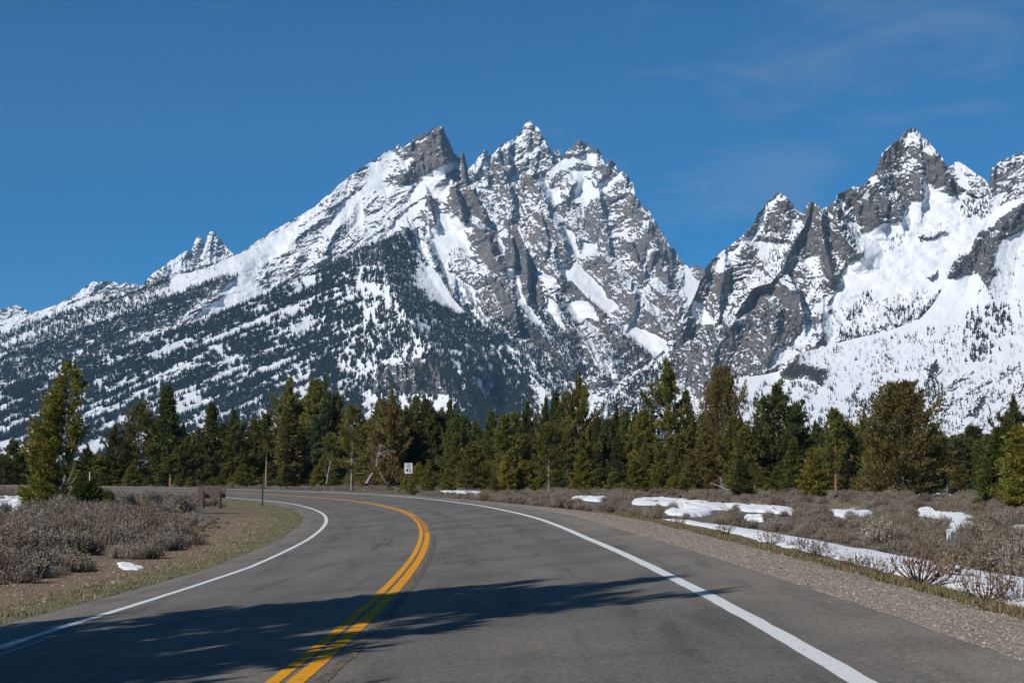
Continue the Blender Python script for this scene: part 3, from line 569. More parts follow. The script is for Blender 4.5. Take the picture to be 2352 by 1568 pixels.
RS = fr('Z3', [(200, 1600), (300, 1480), (380, 1400), (450, 1330), (560, 1318), (640, 1300), (700, 1250), (740, 1210), (860, 1180), (1000, 1140), (1200, 1095), (1350, 1040), (1420, 965), (1470, 880), (1500, 805), (1530, 735), (1600, 690), (1650, 600), (1690, 530), (1730, 490), (1790, 450), (1877, 425), (1960, 380), (2060, 340)])
mountain('mountain', 'near snow slope at the right with dark bare streaks and scattered trees',
         RS, 1100, [(500, 4700), (700, 4450), (900, 4000), (1100, 3300)], rock0=.07, relief=.45, seed=52, key='mountain_slope', mat=MM, wl=56, fam0=(('fl', .4), ('iso', .6)), jag=.8,
         ribs=[('Z3', [(1640, 600), (1580, 720), (1530, 800)], 50, 50, 30, 60), ('Z3', [(740, 1215), (690, 1290)], 30, 30, 40, 30), ('Z3', [(1850, 470), (1720, 640), (1690, 860)], 50, 50, 60, 60)],
         regions=[('Z3', [(1490, 830), (1530, 735), (1600, 700), (1640, 610), (1720, 560), (1877, 440), (1950, 420), (1950, 560), (1760, 640), (1720, 740), (1740, 790), (1690, 880), (1640, 800), (1560, 830)], .36, dict(a=1.8, fam=(('fl', .5), ('iso', .5)))),
                  ('Z3', [(650, 1310), (740, 1220), (735, 1250), (780, 1270), (900, 1290), (870, 1360), (780, 1330), (680, 1330)], 1.0, dict(t=.8, f=9)), ('Z3', [(1380, 1290), (1440, 1240), (1460, 1300), (1400, 1340)], .72, dict(t=.7, f=9)), ('Z3', [(1395, 1440), (1540, 1340), (1620, 1305), (1580, 1350), (1480, 1400), (1400, 1480)], .8, dict(t=.6, f=9)),
                  ('Z3', [(1420, 1500), (1600, 1390), (1800, 1290), (1880, 1250), (1700, 1370), (1560, 1450), (1460, 1530)], .75, dict(t=.6, f=9)), ('Z3', [(1590, 1500), (1700, 1380), (1720, 1370), (1690, 1450), (1640, 1540), (1560, 1560)], .9, dict(t=.7, f=9)), ('Z3', [(1400, 1568), (1480, 1500), (1620, 1540), (1700, 1500), (1800, 1400), (1877, 1340), (1950, 1300), (1950, 1600), (1400, 1640)], .5, dict(t=.5, fam=(('fl', 1.0),))),
                  ('Z3', [(1050, 1260), (1250, 1200), (1280, 1240), (1100, 1320)], .22), ('Z3', [(1180, 1300), (1330, 1270), (1360, 1330), (1200, 1340)], .24)])
# ------------------------------------------------------------------ far forests standing on the mountain sides
def forest_material():
    m, n, b, N, L, out = material('far_conifer')
    at = N('Attribute', _attribute_name='tone')
    c = ramp(N, at.outputs['Fac'], L, [(0.0, (0.014, 0.020, 0.014)), (0.6, (0.028, 0.036, 0.024)), (0.8, (0.07, 0.066, 0.06)), (1.0, (0.12, 0.11, 0.10))])
    L(c.outputs[0], b.inputs['Base Color'])
    return m
FM = forest_material()
FOREST = {}
def stand(mt, frame, poly, dens, h=(11, 19), streak=None, rough=9, th=0.0, seed=0, grey=0.0, slim=1.0, maxrock=9):
    pl = fr(frame, poly)
    b0, b1 = pl.min(0), pl.max(0)
    r = np.random.default_rng(seed + 100)
    n = int((b1 - b0).prod() * dens / 1000)
    x = r.uniform(b0[0], b1[0], n); y = r.uniform(b0[1], b1[1], n)
    k = poly_sd(x + rough * fbm(x / 18, y / 18, 3, .6, seed) + r.normal(0, rough / 4, n), y + rough * fbm(x / 18, y / 18, 3, .6, seed + 5), pl) > 0
    if streak:
        fam, wl_, amt = streak
        a, st = FAM[fam]
        c, s = math.cos(a), math.sin(a)
        u = (x * c + y * s) / (wl_ * st); v = (-x * s + y * c) / wl_
        q = fbm(u, v, 4, .55, seed + 9) * amt + .7 * fbm(x / 95, y / 60, 3, .5, seed + 21) + .6 * perlin(x / 9, y / 12, seed + 13) * min(amt, 1)
        k &= r.uniform(-.1, .1, n) < q - th
    p, ok, cv = on_mountain(mt, x, y)
    k &= ok & (cv < maxrock)
    hh = r.uniform(h[0], h[1], n) * r.uniform(.7, 1.15, n)
    tone = np.where(r.random(n) < grey, r.uniform(.75, 1, n), r.uniform(0, .62, n))
    FOREST.setdefault(mt, []).append((p[k], hh[k], tone[k], np.full(k.sum(), slim)))
def plant_forest(mt, label, sd):
    P = np.concatenate([a[0] for a in FOREST[mt]]); H = np.concatenate([a[1] for a in FOREST[mt]])
    T = np.concatenate([a[2] for a in FOREST[mt]]); S = np.concatenate([a[3] for a in FOREST[mt]])
    r = np.random.default_rng(sd)
    n = len(P); ns = 5
    # profile: a ragged spire of two skirts; rings as (height, radius)
    rings = [(0.02, .135), (0.34, .085), (0.30, .115), (0.66, .045), (0.62, .07)]
    V = []
    an = np.arange(ns) * 2 * PI / ns
    for zf, rf in rings:
        a = an[None] + r.uniform(0, 6.28, n)[:, None]
        rad = (H * S * rf)[:, None] * r.uniform(.65, 1.35, (n, ns))
        V.append(np.stack([P[:, None, 0] + np.cos(a) * rad, P[:, None, 1] + np.sin(a) * rad, P[:, None, 2] + (H * zf)[:, None] + r.uniform(-.03, .03, (n, ns)) * H[:, None]], -1))
    tip = P + np.stack([r.normal(0, .02, n) * H, r.normal(0, .02, n) * H, H], -1)
    V = np.concatenate(V + [tip[:, None]], 1)              # n, 5*ns+1
    i = np.arange(ns); j = (i + 1) % ns
    q1 = np.stack([i, j, j + ns, i + ns], -1); q2 = np.stack([i + 2 * ns, j + 2 * ns, j + 3 * ns, i + 3 * ns], -1)
    t3 = np.stack([i + 4 * ns, j + 4 * ns, np.full(ns, 5 * ns)], -1)
    off = (np.arange(n) * (5 * ns + 1))[:, None, None]
    o = mesh_obj('forest', V.reshape(-1, 3), [(q1[None] + off).reshape(-1, 4), (q2[None] + off).reshape(-1, 4), (t3[None] + off).reshape(-1, 3)], FM, None,
                 {'tone': np.repeat(T, 5 * ns + 1)})
    tag(o, label, None, None, 'stuff')
M_ = 'mountain'
NAMES = list(GRIDS)
TEE_N, FORE_N, RIGHT_N, SLOPE_N, OWEN_N = 'mountain_tee', 'mountain_fore', 'mountain_right', 'mountain_slope', 'mountain_owen'
# foreridge, lit left side: slanting bands with snow lanes between
stand(FORE_N, 'H', [(-1300, 1840), (-500, 1565), (0, 1415), (450, 1258), (1050, 1036), (1450, 864), (1900, 655), (2100, 560), (2171, 700), (1900, 850), (1500, 1050), (1000, 1250), (500, 1480), (0, 1640), (-900, 1950)], 290, streak=('band', 10, 1.6), th=-.11, seed=1)
stand(FORE_N, 'H', [(-1300, 1960), (0, 1620), (600, 1420), (1100, 1200), (1600, 980), (2100, 720), (2300, 900), (2300, 2600), (-1300, 2650)], 290, streak=('band', 12, 1.9), th=.01, seed=2)
stand(FORE_N, 'C', [(-40, 470), (250, 300), (450, 208), (600, 158), (780, 98), (700, 260), (600, 440), (350, 440), (150, 520), (-40, 560)], 190, seed=3, grey=.35)
stand(FORE_N, 'C', [(-100, 520), (300, 440), (600, 470), (720, 700), (880, 960), (1050, 1200), (1300, 1420), (1400, 2450), (-100, 2450)], 190, streak=('ver', 15, 1.5), th=.07, seed=4)
stand(FORE_N, 'C', [(200, 1000), (600, 950), (900, 1150), (1000, 1350), (600, 1400), (200, 1300)], 60, streak=('iso', 30, .8), th=-.1, seed=41)
# its shaded right side: dense
stand(FORE_N, 'C', [(600, 160), (760, 105), (860, 60), (930, 170), (1010, 310), (1000, 420), (920, 520), (960, 640), (1100, 780), (1300, 900), (1480, 950), (1700, 1070), (1850, 1260), (2150, 1560), (2300, 2450), (1500, 2450), (1200, 1340), (880, 970), (760, 740), (640, 520)], 220, streak=('fr', 22, .8), th=-.3, seed=5, rough=24)
# central massif
stand(TEE_N, 'H', [(-1250, 1560), (-1250, 1300), (-400, 1020), (0, 900), (200, 830), (420, 740), (440, 900), (200, 1010), (0, 1060), (-600, 1320), (-1250, 1590)], 150, streak=('band', 12, 1.3), th=-.15, seed=6, grey=.15)
stand(TEE_N, 'H', [(-1250, 1620), (-400, 1240), (0, 1075), (300, 970), (600, 860), (900, 755), (1130, 710), (1080, 790), (960, 800), (760, 900), (640, 1050), (400, 1200), (200, 1260), (0, 1400), (-1250, 1800)], 190, streak=('led', 18, .9), th=-.26, seed=7, grey=.15)
stand(TEE_N, 'H', [(640, 1050), (760, 1000), (700, 1140), (200, 1280), (-100, 1400), (300, 1180)], 40, seed=8, h=(7, 12))
stand(TEE_N, 'H', [(430, 720), (800, 650), (1300, 560), (1700, 450), (2000, 520), (1600, 780), (1250, 760), (1000, 720), (600, 800)], 5, seed=9, h=(6, 13))
stand(TEE_N, 'C', [(0, 330), (400, 160), (800, -30), (1050, 0), (1250, 500), (1180, 540), (1000, 300), (860, 0), (600, 150), (250, 290), (0, 430)], 18, seed=10, h=(6, 13))
stand(TEE_N, 'C', [(1060, 200), (1200, 380), (1260, 560), (1400, 720), (1350, 820), (1180, 520), (1100, 400)], 60, seed=11, h=(10, 16))
stand(TEE_N, 'C', [(1280, 260), (1430, 230), (1560, 320), (1680, 440), (1560, 520), (1300, 480)], 26, seed=12, h=(10, 17))
stand(TEE_N, 'C', [(1400, 600), (1560, 560), (1700, 760), (1720, 960), (1640, 1000), (1500, 800)], 22, seed=13)
stand(TEE_N, 'C', [(1180, 540), (1370, 690), (1400, 850), (1560, 980), (1700, 1080), (1640, 1200), (1400, 1000), (1200, 820)], 60, streak=('fr', 16, 1), th=-.15, seed=14)
stand(TEE_N, 'D', [(-100, 1000), (100, 960), (190, 860), (350, 1040), (480, 1120), (600, 1300), (800, 1568), (900, 1800), (-200, 1800), (-300, 1300)], 190, streak=('fr', 18, 1.0), th=-.2, seed=15)
stand(TEE_N, 'D', [(330, 860), (500, 900), (600, 1030), (720, 1140), (830, 1100), (840, 1250), (960, 1440), (1100, 1620), (760, 1560), (560, 1200), (420, 1030)], 180, streak=('fr', 18, .9), th=-.22, seed=16)
stand(TEE_N, 'D', [(580, 720), (640, 760), (740, 960), (830, 1040), (820, 1120), (700, 1040), (600, 900)], 90, seed=17)
stand(TEE_N, 'D', [(640, 600), (760, 620), (950, 800), (1150, 960), (1320, 1160), (1600, 1380), (1500, 1568), (1200, 1568), (1000, 1300), (1040, 980), (900, 780)], 55, streak=('fr', 22, 1.1), th=-.02, seed=18)
stand(TEE_N, 'D', [(1300, 1150), (1600, 1370), (1700, 1460), (1600, 1700), (1250, 1700), (1200, 1400)], 80, streak=('iso', 24, .8), th=-.1, seed=19)
stand(OWEN_N, 'D', [(1120, 560), (1400, 540), (1660, 560), (1850, 680), (1700, 760), (1500, 700), (1400, 680), (1200, 660)], 30, seed=20, h=(8, 14))
stand(OWEN_N, 'D', [(1560, 1000), (1760, 950), (1900, 960), (1800, 1130), (1740, 1180), (1600, 1100)], 55, seed=21, h=(9, 15))
# right massif
stand(RIGHT_N, 'E', [(1000, 1130), (700, 1280), (560, 1560), (300, 1700), (1000, 1700), (1400, 1568), (1000, 1250), (1130, 1000)], 26, streak=('fl', 20, 1.2), th=.02, seed=22, h=(9, 15))
stand(RIGHT_N, 'Z3', [(90, 1180), (430, 1000), (760, 1000), (780, 1180), (560, 1300), (100, 1420), (-150, 1450)], 22, streak=('iso', 18, 1.2), th=.05, seed=23, h=(8, 14))
stand(RIGHT_N, 'Z3', [(-350, 1650), (-200, 1430), (0, 1280), (120, 1250), (150, 1650)], 75, streak=('iso', 20, 1), th=-.1, seed=241)
stand(RIGHT_N, 'E', [(1000, 700), (1200, 740), (1150, 960), (1000, 1100), (980, 860)], 32, seed=24, h=(9, 15))
stand(RIGHT_N, 'E', [(880, 300), (1350, 420), (1250, 700), (1000, 640), (850, 500)], 12, seed=25, h=(8, 13))
stand(RIGHT_N, 'E', [(1550, 380), (1700, 300), (1780, 430), (1950, 640), (1900, 800), (1740, 640), (1560, 560)], 36, seed=26, h=(8, 14))
stand(RIGHT_N, 'G', [(330, 480), (560, 320), (640, 560), (560, 860), (420, 760)], 30, seed=27, h=(8, 13))
stand(RIGHT_N, 'G', [(1180, 800), (1280, 750), (1480, 780), (1540, 850), (1480, 900), (1380, 990), (1280, 960), (1160, 960)], 75, streak=('led', 10, .8), th=-.2, seed=28, h=(9, 15))
stand(RIGHT_N, 'G', [(940, 660), (1100, 620), (1160, 700), (1000, 730)], 24, seed=29, h=(9, 15))
stand(RIGHT_N, 'G', [(340, 1170), (580, 1150), (560, 1390), (360, 1330)], 11, seed=30, h=(9, 15))
stand(RIGHT_N, 'G', [(700, 1040), (1040, 1010), (1060, 1140), (720, 1220)], 9, seed=301, h=(7, 11))
stand(RIGHT_N, 'Z3', [(940, 1150), (960, 1060), (1060, 940), (1120, 900), (1080, 980), (1000, 1080), (1190, 1060), (1190, 990), (1330, 960), (1330, 1050), (1200, 1100), (1000, 1150)], 75, streak=('ver', 9, 1.5), th=-.05, rough=16, seed=31, h=(11, 18))
stand(RIGHT_N, 'Z3', [(800, 1130), (900, 1000), (1150, 940), (1400, 900), (1450, 960), (1300, 1060), (1000, 1140)], 14, seed=311, h=(6, 13))
stand(RIGHT_N, 'Z3', [(1340, 1050), (1360, 990), (1430, 930), (1480, 880), (1450, 960)], 90, seed=32, h=(11, 17))
# near slope
stand(SLOPE_N, 'Z3', [(1490, 830), (1530, 730), (1640, 690), (1660, 620), (1740, 560), (1700, 700), (1600, 820), (1500, 850)], 26, seed=33, h=(8, 13))
stand(SLOPE_N, 'Z3', [(1570, 1060), (1640, 1000), (1720, 960), (1790, 960), (1820, 1080), (1740, 1180), (1680, 1260), (1590, 1270)], 80, streak=('ver', 12, 1.6), th=.0, rough=26, seed=34, h=(9, 17))
stand(SLOPE_N, 'Z3', [(1380, 1340), (1420, 1320), (1480, 1400), (1400, 1470)], 60, seed=35, h=(9, 15))
stand(SLOPE_N, 'Z3', [(760, 1210), (1200, 1120), (1560, 1060), (1560, 1300), (1300, 1300), (1000, 1330), (760, 1330)], 26, streak=('iso', 22, 1.3), th=.06, seed=36, h=(5, 13), grey=.25)
stand(SLOPE_N, 'Z3', [(420, 1390), (700, 1350), (1000, 1380), (1200, 1320), (1380, 1400), (1350, 1700), (400, 1700)], 70, streak=('iso', 26, 1.2), th=.05, seed=37, h=(7, 13), grey=.15)
stand(SLOPE_N, 'Z3', [(1380, 1450), (1877, 1240), (1990, 1400), (1877, 1700), (1380, 1700)], 36, streak=('fl', 14, 1.3), th=.05, seed=38, h=(6, 12), grey=.3)
stand(SLOPE_N, 'Z3', [(1600, 900), (1990, 600), (1990, 1000), (1800, 1200), (1830, 960)], 16, streak=('iso', 24, 1.3), th=.1, seed=39, h=(6, 12))
stand(SLOPE_N, 'Z3', [(760, 1220), (1200, 1130), (1877, 1060), (1877, 1340), (1300, 1400), (760, 1370)], 5, seed=40, h=(10, 17), grey=1.0, slim=.3)
for k, (mt, lb) in enumerate(((FORE_N, 'dark conifer forest in slanting bands on the pointed foreridge'), (TEE_N, 'conifers on the snowy sides of the big left massif'),
                              (OWEN_N, 'small trees on the ledges at the foot of the peak right of the highest summit'), (RIGHT_N, 'scattered conifers over the cliffs and cirque of the right massif'),
                              (SLOPE_N, 'thin scattered conifers and grey snags on the near right snow slope'))):
    plant_forest(mt, lb, 200 + k)
# ------------------------------------------------------------------ clear mountain air
m_ = bpy.data.materials.new('air'); m_.use_nodes = True
n_ = m_.node_tree; n_.nodes.clear()
o_n = n_.nodes.new('ShaderNodeOutputMaterial'); pv = n_.nodes.new('ShaderNodeVolumePrincipled')
pv.inputs['Color'].default_value = (0.36, 0.66, 1.0, 1)
pv.inputs['Density'].default_value = 0.000029
pv.inputs['Anisotropy'].default_value = 0.0
n_.links.new(pv.outputs[0], o_n.inputs['Volume'])
hx, hy0, hy1, hz0, hz1 = 7200, -400, 14800, -60, 3300
hv = [(x, y, z) for z in (hz0, hz1) for y in (hy0, hy1) for x in (-hx, hx)]
haze = mesh_obj('haze', hv, np.array([(0, 2, 3, 1), (4, 5, 7, 6), (0, 1, 5, 4), (2, 6, 7, 3), (0, 4, 6, 2), (1, 3, 7, 5)]), m_)
tag(haze, 'thin blue air between the road and the mountains', None, None, 'stuff')
# ------------------------------------------------------------------ the road's alignment (surveyed: curvature, grade, superelevation)
KN = np.array([-60, 0, 15, 30, 45, 60, 80, 100, 130, 170, 230, 330.])
KA = np.array([0.2, .4373, .2046, .1274, .2063, .2503, .4204, .442, .3683, .3568, .3568, .3]) / 100
KZ = np.array([.02, -.0451, -.1708, -.3012, -.3148, -.3224, -.3017, -.2203, -.173, -.1045, -.0362, -.1])
KB = np.array([.06, .0671, .0698, .0846, .0886, .0787, .0696, .0638, .0598, .0477, .0453, .03])
LANE = 3.6 * 1.019
DS = 0.5
S_ = np.arange(0, 330 + DS, DS)
def _align():
    k = np.interp(S_, KN, KA); h = -0.0376 + np.cumsum(k) * DS
    x = -1.7794 + np.cumsum(-np.sin(h)) * DS; y = 4 + np.cumsum(np.cos(h)) * DS
    sb = np.arange(-60, 0, DS)
    h0 = h[0]
    xb = x[0] - (sb[0] - 0) * 0 + (-np.sin(h0)) * sb; yb = y[0] + np.cos(h0) * sb
    return np.concatenate([sb, S_]), np.concatenate([xb, x]), np.concatenate([yb, y]), np.concatenate([np.full(len(sb), h0), h])
RS_, RX, RY, RH = _align()
RZ = np.interp(RS_, KN, KZ); RB = np.interp(RS_, KN, KB)
RNX, RNY = np.cos(RH), np.sin(RH)
T_L, T_R = -4.8, 4.75                     # paved edges
def road_pt(s, t, dz=0.0):
    x = np.interp(s, RS_, RX); y = np.interp(s, RS_, RY); z = np.interp(s, RS_, RZ); b = np.interp(s, RS_, RB); h = np.interp(s, RS_, RH)
    return np.stack([x + np.cos(h) * t, y + np.sin(h) * t, z + b * t + dz], -1)
def st_of(px, py):
    """road coordinates of ground points"""
    sh = np.shape(px); px = np.ravel(px); py = np.ravel(py)
    so = np.empty(px.shape); to = np.empty(px.shape)
    cx, cy = RX[::4], RY[::4]
    for a in range(0, len(px), 20000):
        qx, qy = px[a:a + 20000], py[a:a + 20000]
        d = (qx[:, None] - cx) ** 2 + (qy[:, None] - cy) ** 2
        i = d.argmin(1) * 4
        ex, ey = qx - RX[i], qy - RY[i]
        tx, ty = -np.sin(RH[i]), np.cos(RH[i])
        ds = np.clip(ex * tx + ey * ty, -2.5, 2.5)
        ii = np.clip(i + np.round(ds / DS).astype(int), 0, len(RX) - 1)
        ex, ey = qx - RX[ii], qy - RY[ii]
        so[a:a + 20000] = RS_[ii] + (ex * -np.sin(RH[ii]) + ey * np.cos(RH[ii]))
        t = ex * np.cos(RH[ii]) + ey * np.sin(RH[ii])
        far = np.hypot(ex, ey)
        to[a:a + 20000] = np.where(np.abs(np.abs(t) - far) < 3, t, np.sign(t) * far)
    return so.reshape(sh), to.reshape(sh)
def ground_z(px, py, st=None):
    s, t = st_of(px, py) if st is None else st
    z0 = np.interp(s, RS_, RZ); b = np.interp(s, RS_, RB)
    nat = -0.42 + 0.16 * fbm(np.asarray(px) / 17, np.asarray(py) / 17, 3, .5, 5) + 0.35 * fbm(np.asarray(px) / 70, np.asarray(py) / 70, 2, .5, 8)
    nat = nat - 0.12 * sstep(40, 8, np.abs(t)) * (t < 0)
    zl = z0 + b * T_L - 0.03 * (T_L - t); zr = z0 + b * T_R - 0.085 * (t - T_R)
    kl = sstep(-4.9, -15, t); kr = sstep(5.2, 18, t)
    z = np.where(t < T_L, zl * (1 - kl) + nat * kl, np.where(t > T_R, zr * (1 - kr) + nat * kr, z0 + b * t - 0.05))
    return z + 0.035 * fbm(np.asarray(px) / 1.3, np.asarray(py) / 1.3, 3, .55, 6) * sstep(.2, 1.5, np.abs(t) - 4.8)
_RR = np.geomspace(3.0, 900, 2600)
def to_ground(qx, qy, lift=0.0):
    """where the sight line through a survey pixel meets the ground"""
    out = []
    for x, y in np.atleast_2d(np.stack([qx, qy], -1)):
        r = ray(x, y)
        p = r[None] * _RR[:, None]; p[:, 2] += CAM_H
        g = ground_z(p[:, 0], p[:, 1])
        g = np.where(np.abs(st_of(p[:, 0], p[:, 1])[1]) < 4.75, g + .05, g)
        g = g + lift
        below = np.nonzero(p[:, 2] <= g)[0]
        i = below[0] if len(below) else len(_RR) - 1
        out.append((p[i, 0], p[i, 1], g[i] - lift))
    return np.array(out)

# ------------------------------------------------------------------ ground sheet, polar around the viewpoint, to the mountains and beyond
def t_marked(s, t):
    return np.where(t > 0, t - np.interp(s, [0, 9, 20, 42, 65, 200], [-.1, 0, .4, 1.1, 3.0, 3.2]), t + np.interp(s, [0, 20, 40, 60, 90, 200], [.15, .1, .3, .8, 1.0, 1.0]))
az = np.concatenate([np.linspace(-179, -32, 60, endpoint=False), np.linspace(-32, 32, 560, endpoint=False), np.linspace(32, 181, 60)])
az = np.radians(az); az[-1] = az[0] + 2 * PI
rr = np.concatenate([np.linspace(0.5, 6, 14, endpoint=False), np.geomspace(6, 130, 330), np.geomspace(134, 420, 60), np.geomspace(450, 14500, 26)])
GX = np.sin(az)[None] * rr[:, None]; GY = np.cos(az)[None] * rr[:, None]
GS, GT = st_of(GX, GY)
GZ = ground_z(GX, GY, (GS, GT))
far = sstep(300, 1200, rr)[:, None]
GZ = GZ * (1 - far) + (-0.8) * far

def ground_material():
    m, n, b, N, L, out = material('ground_soil')
    at = N('Attribute', _attribute_name='tside')
    geo = N('NewGeometry')
    n1 = N('TexNoise', Scale=9.0, Detail=6.0, Roughness=0.7); L(geo.outputs['Position'], n1.inputs['Vector'])
    n2 = N('TexNoise', Scale=0.9, Detail=4.0, Roughness=0.6); L(geo.outputs['Position'], n2.inputs['Vector'])
    n3 = N('TexVoronoi', Scale=26.0); L(geo.outputs['Position'], n3.inputs['Vector'])
    soil = ramp(N, n1.outputs['Fac'], L, [(0.25, (0.07, 0.052, 0.035)), (0.5, (0.165, 0.122, 0.083)), (0.75, (0.28, 0.22, 0.155))])
    sage = ramp(N, n1.outputs['Fac'], L, [(0.25, (0.07, 0.06, 0.048)), (0.5, (0.135, 0.118, 0.095)), (0.75, (0.2, 0.18, 0.15))])
    grass = ramp(N, n1.outputs['Fac'], L, [(0.25, (0.06, 0.062, 0.03)), (0.5, (0.13, 0.125, 0.065)), (0.75, (0.25, 0.22, 0.13))])
    grav = ramp(N, n3.outputs['Color'], L, [(0.0, (0.14, 0.115, 0.09)), (0.5, (0.235, 0.2, 0.16)), (1.0, (0.34, 0.3, 0.255))])
    # distance from the road's centre line decides what lies on the ground
    nn = N('Math', _operation='MULTIPLY_ADD'); L(n2.outputs['Fac'], nn.inputs[0]); nn.inputs[1].default_value = 1.5; nn.inputs[2].default_value = -0.75
    tt = N('Math', _operation='ADD'); L(at.outputs['Fac'], tt.inputs[0]); L(nn.outputs[0], tt.inputs[1])
    t2 = N('Math', _operation='MULTIPLY_ADD'); L(n2.outputs['Fac'], t2.inputs[0]); t2.inputs[1].default_value = .5; L(at.outputs['Fac'], t2.inputs[2])
    def stepr(sock, a, b_):
        r = N('MapRange', _interpolation_type='SMOOTHSTEP'); r.inputs['From Min'].default_value = a; r.inputs['From Max'].default_value = b_
        L(sock, r.inputs['Value']); return r.outputs[0]
    def mix(f, c1, c2):
        x = N('MixRGB'); L(f, x.inputs[0]); L(c1, x.inputs[1]); L(c2, x.inputs[2]); return x.outputs[0]
    c = mix(stepr(tt.outputs[0], -9.2, -7.4), sage.outputs[0], soil.outputs[0])       # sage flat -> bare soil on the near verge
    c = mix(stepr(tt.outputs[0], -5.95, -5.35), c, grass.outputs[0])                  # -> grass strip
    c = mix(stepr(t2.outputs[0], 0.0, 0.5), c, grav.outputs[0])                       # other side of the road: gravel
    c = mix(stepr(t2.outputs[0], 6.2, 6.5), c, grass.outputs[0])
    c = mix(stepr(t2.outputs[0], 6.65, 7.0), c, soil.outputs[0])
    c = mix(stepr(tt.outputs[0], 8.4, 9.6), c, sage.outputs[0])
    L(c, b.inputs['Base Color'])
    bp = N('Bump', Strength=0.7, Distance=0.03); L(n1.outputs['Fac'], bp.inputs['Height']); L(bp.outputs[0], b.inputs['Normal'])
    return m
ground = mesh_obj('ground', np.stack([GX, GY, GZ], -1).reshape(-1, 3), grid_faces(len(rr), len(az))[:, ::-1], ground_material(), None, {'tside': t_marked(GS, GT).ravel()}, smooth=True)
tag(ground, 'sagebrush flat with bare soil and gravel along the road', None, None, 'structure')

# ------------------------------------------------------------------ road surface and its paint
def asphalt_material():
    m, n, b, N, L, out = material('worn_asphalt')
    geo = N('NewGeometry'); at = N('Attribute', _attribute_name='tside')
    n1 = N('TexNoise', Scale=24.0, Detail=6.0, Roughness=0.8); L(geo.outputs['Position'], n1.inputs['Vector'])
    n2 = N('TexNoise', Scale=0.35, Detail=6.0, Roughness=0.62, Distortion=0.6); L(geo.outputs['Position'], n2.inputs['Vector'])
    n4 = N('TexVoronoi', Scale=60.0); L(geo.outputs['Position'], n4.inputs['Vector'])
    a = ramp(N, n1.outputs['Fac'], L, [(0.32, (0.068, 0.061, 0.052)), (0.5, (0.127, 0.115, 0.100)), (0.68, (0.21, 0.192, 0.168))])
    p = ramp(N, n2.outputs['Fac'], L, [(0.3, (0.74, 0.74, 0.75)), (0.5, (1, 1, 1)), (0.7, (1.2, 1.18, 1.14))])
    mu = N('MixRGB', _blend_type='MULTIPLY', Fac=1.0); L(a.outputs[0], mu.inputs[1]); L(p.outputs[0], mu.inputs[2])
    al = N('Attribute', _attribute_name='along'); cxy = N('CombineXYZ')
    a1 = N('Math', _operation='MULTIPLY'); L(al.outputs['Fac'], a1.inputs[0]); a1.inputs[1].default_value = .10
    a2 = N('Math', _operation='MULTIPLY'); L(at.outputs['Fac'], a2.inputs[0]); a2.inputs[1].default_value = 1.3
    L(a1.outputs[0], cxy.inputs[0]); L(a2.outputs[0], cxy.inputs[1])
    n5 = N('TexNoise', Scale=1.7, Detail=6.0, Roughness=.62, Distortion=.35); L(cxy.outputs[0], n5.inputs['Vector'])
    sk = ramp(N, n5.outputs['Fac'], L, [(0.30, (.66, .66, .67)), (0.46, (.98, .98, .98)), (0.62, (1.05, 1.04, 1.03)), (.78, (1.3, 1.28, 1.24))])
    m5 = N('MixRGB', _blend_type='MULTIPLY', Fac=1.0); L(mu.outputs[0], m5.inputs[1]); L(sk.outputs[0], m5.inputs[2])
    n6 = N('TexNoise', Scale=85.0, Detail=3.0, Roughness=.8); L(geo.outputs['Position'], n6.inputs['Vector'])
    gr = ramp(N, n6.outputs['Fac'], L, [(0.3, (.55, .55, .55)), (0.5, (1, 1, 1)), (.7, (1.6, 1.56, 1.5))])
    mu = N('MixRGB', _blend_type='MULTIPLY', Fac=1.0); L(m5.outputs[0], mu.inputs[1]); L(gr.outputs[0], mu.inputs[2])
    # wheel tracks a little darker and smoother, shoulders paler
    def band(c0, w_):
        s1 = N('Math', _operation='SUBTRACT'); L(at.outputs['Fac'], s1.inputs[0]); s1.inputs[1].default_value = c0
        s2 = N('Math', _operation='ABSOLUTE'); L(s1.outputs[0], s2.inputs[0])
        r = N('MapRange', _interpolation_type='SMOOTHSTEP'); r.inputs['From Min'].default_value = w_; r.inputs['From Max'].default_value = 0.0
        L(s2.outputs[0], r.inputs['Value']); return r.outputs[0]
    acc = None
    for c0 in (-2.7, -1.05, 1.05, 2.75):
        o = band(c0, .55)
        if acc is None: acc = o
        else:
            ad = N('Math', _operation='ADD'); L(acc, ad.inputs[0]); L(o, ad.inputs[1]); acc = ad.outputs[0]
    sc = N('Math', _operation='MULTIPLY'); L(acc, sc.inputs[0]); sc.inputs[1].default_value = 0.24
    wt = N('MixRGB', _blend_type='MULTIPLY'); L(sc.outputs[0], wt.inputs[0]); L(mu.outputs[0], wt.inputs[1]); wt.inputs[2].default_value = (.6, .6, .61, 1)
    ab = N('Math', _operation='ABSOLUTE'); L(at.outputs['Fac'], ab.inputs[0])
    sh = N('MapRange'); sh.inputs['From Min'].default_value = 3.7; sh.inputs['From Max'].default_value = 4.3; sh.inputs['To Max'].default_value = .55; L(ab.outputs[0], sh.inputs['Value'])
    ml = N('MixRGB', _blend_type='MULTIPLY'); L(sh.outputs[0], ml.inputs[0]); L(wt.outputs[0], ml.inputs[1]); ml.inputs[2].default_value = (1.5, 1.45, 1.36, 1)
    L(ml.outputs[0], b.inputs['Base Color'])
    b.inputs['Roughness'].default_value = 0.82; b.inputs['Specular IOR Level'].default_value = 0.25
    bp = N('Bump', Strength=0.5, Distance=0.012); L(n1.outputs['Fac'], bp.inputs['Height']); L(bp.outputs[0], b.inputs['Normal'])
    return m
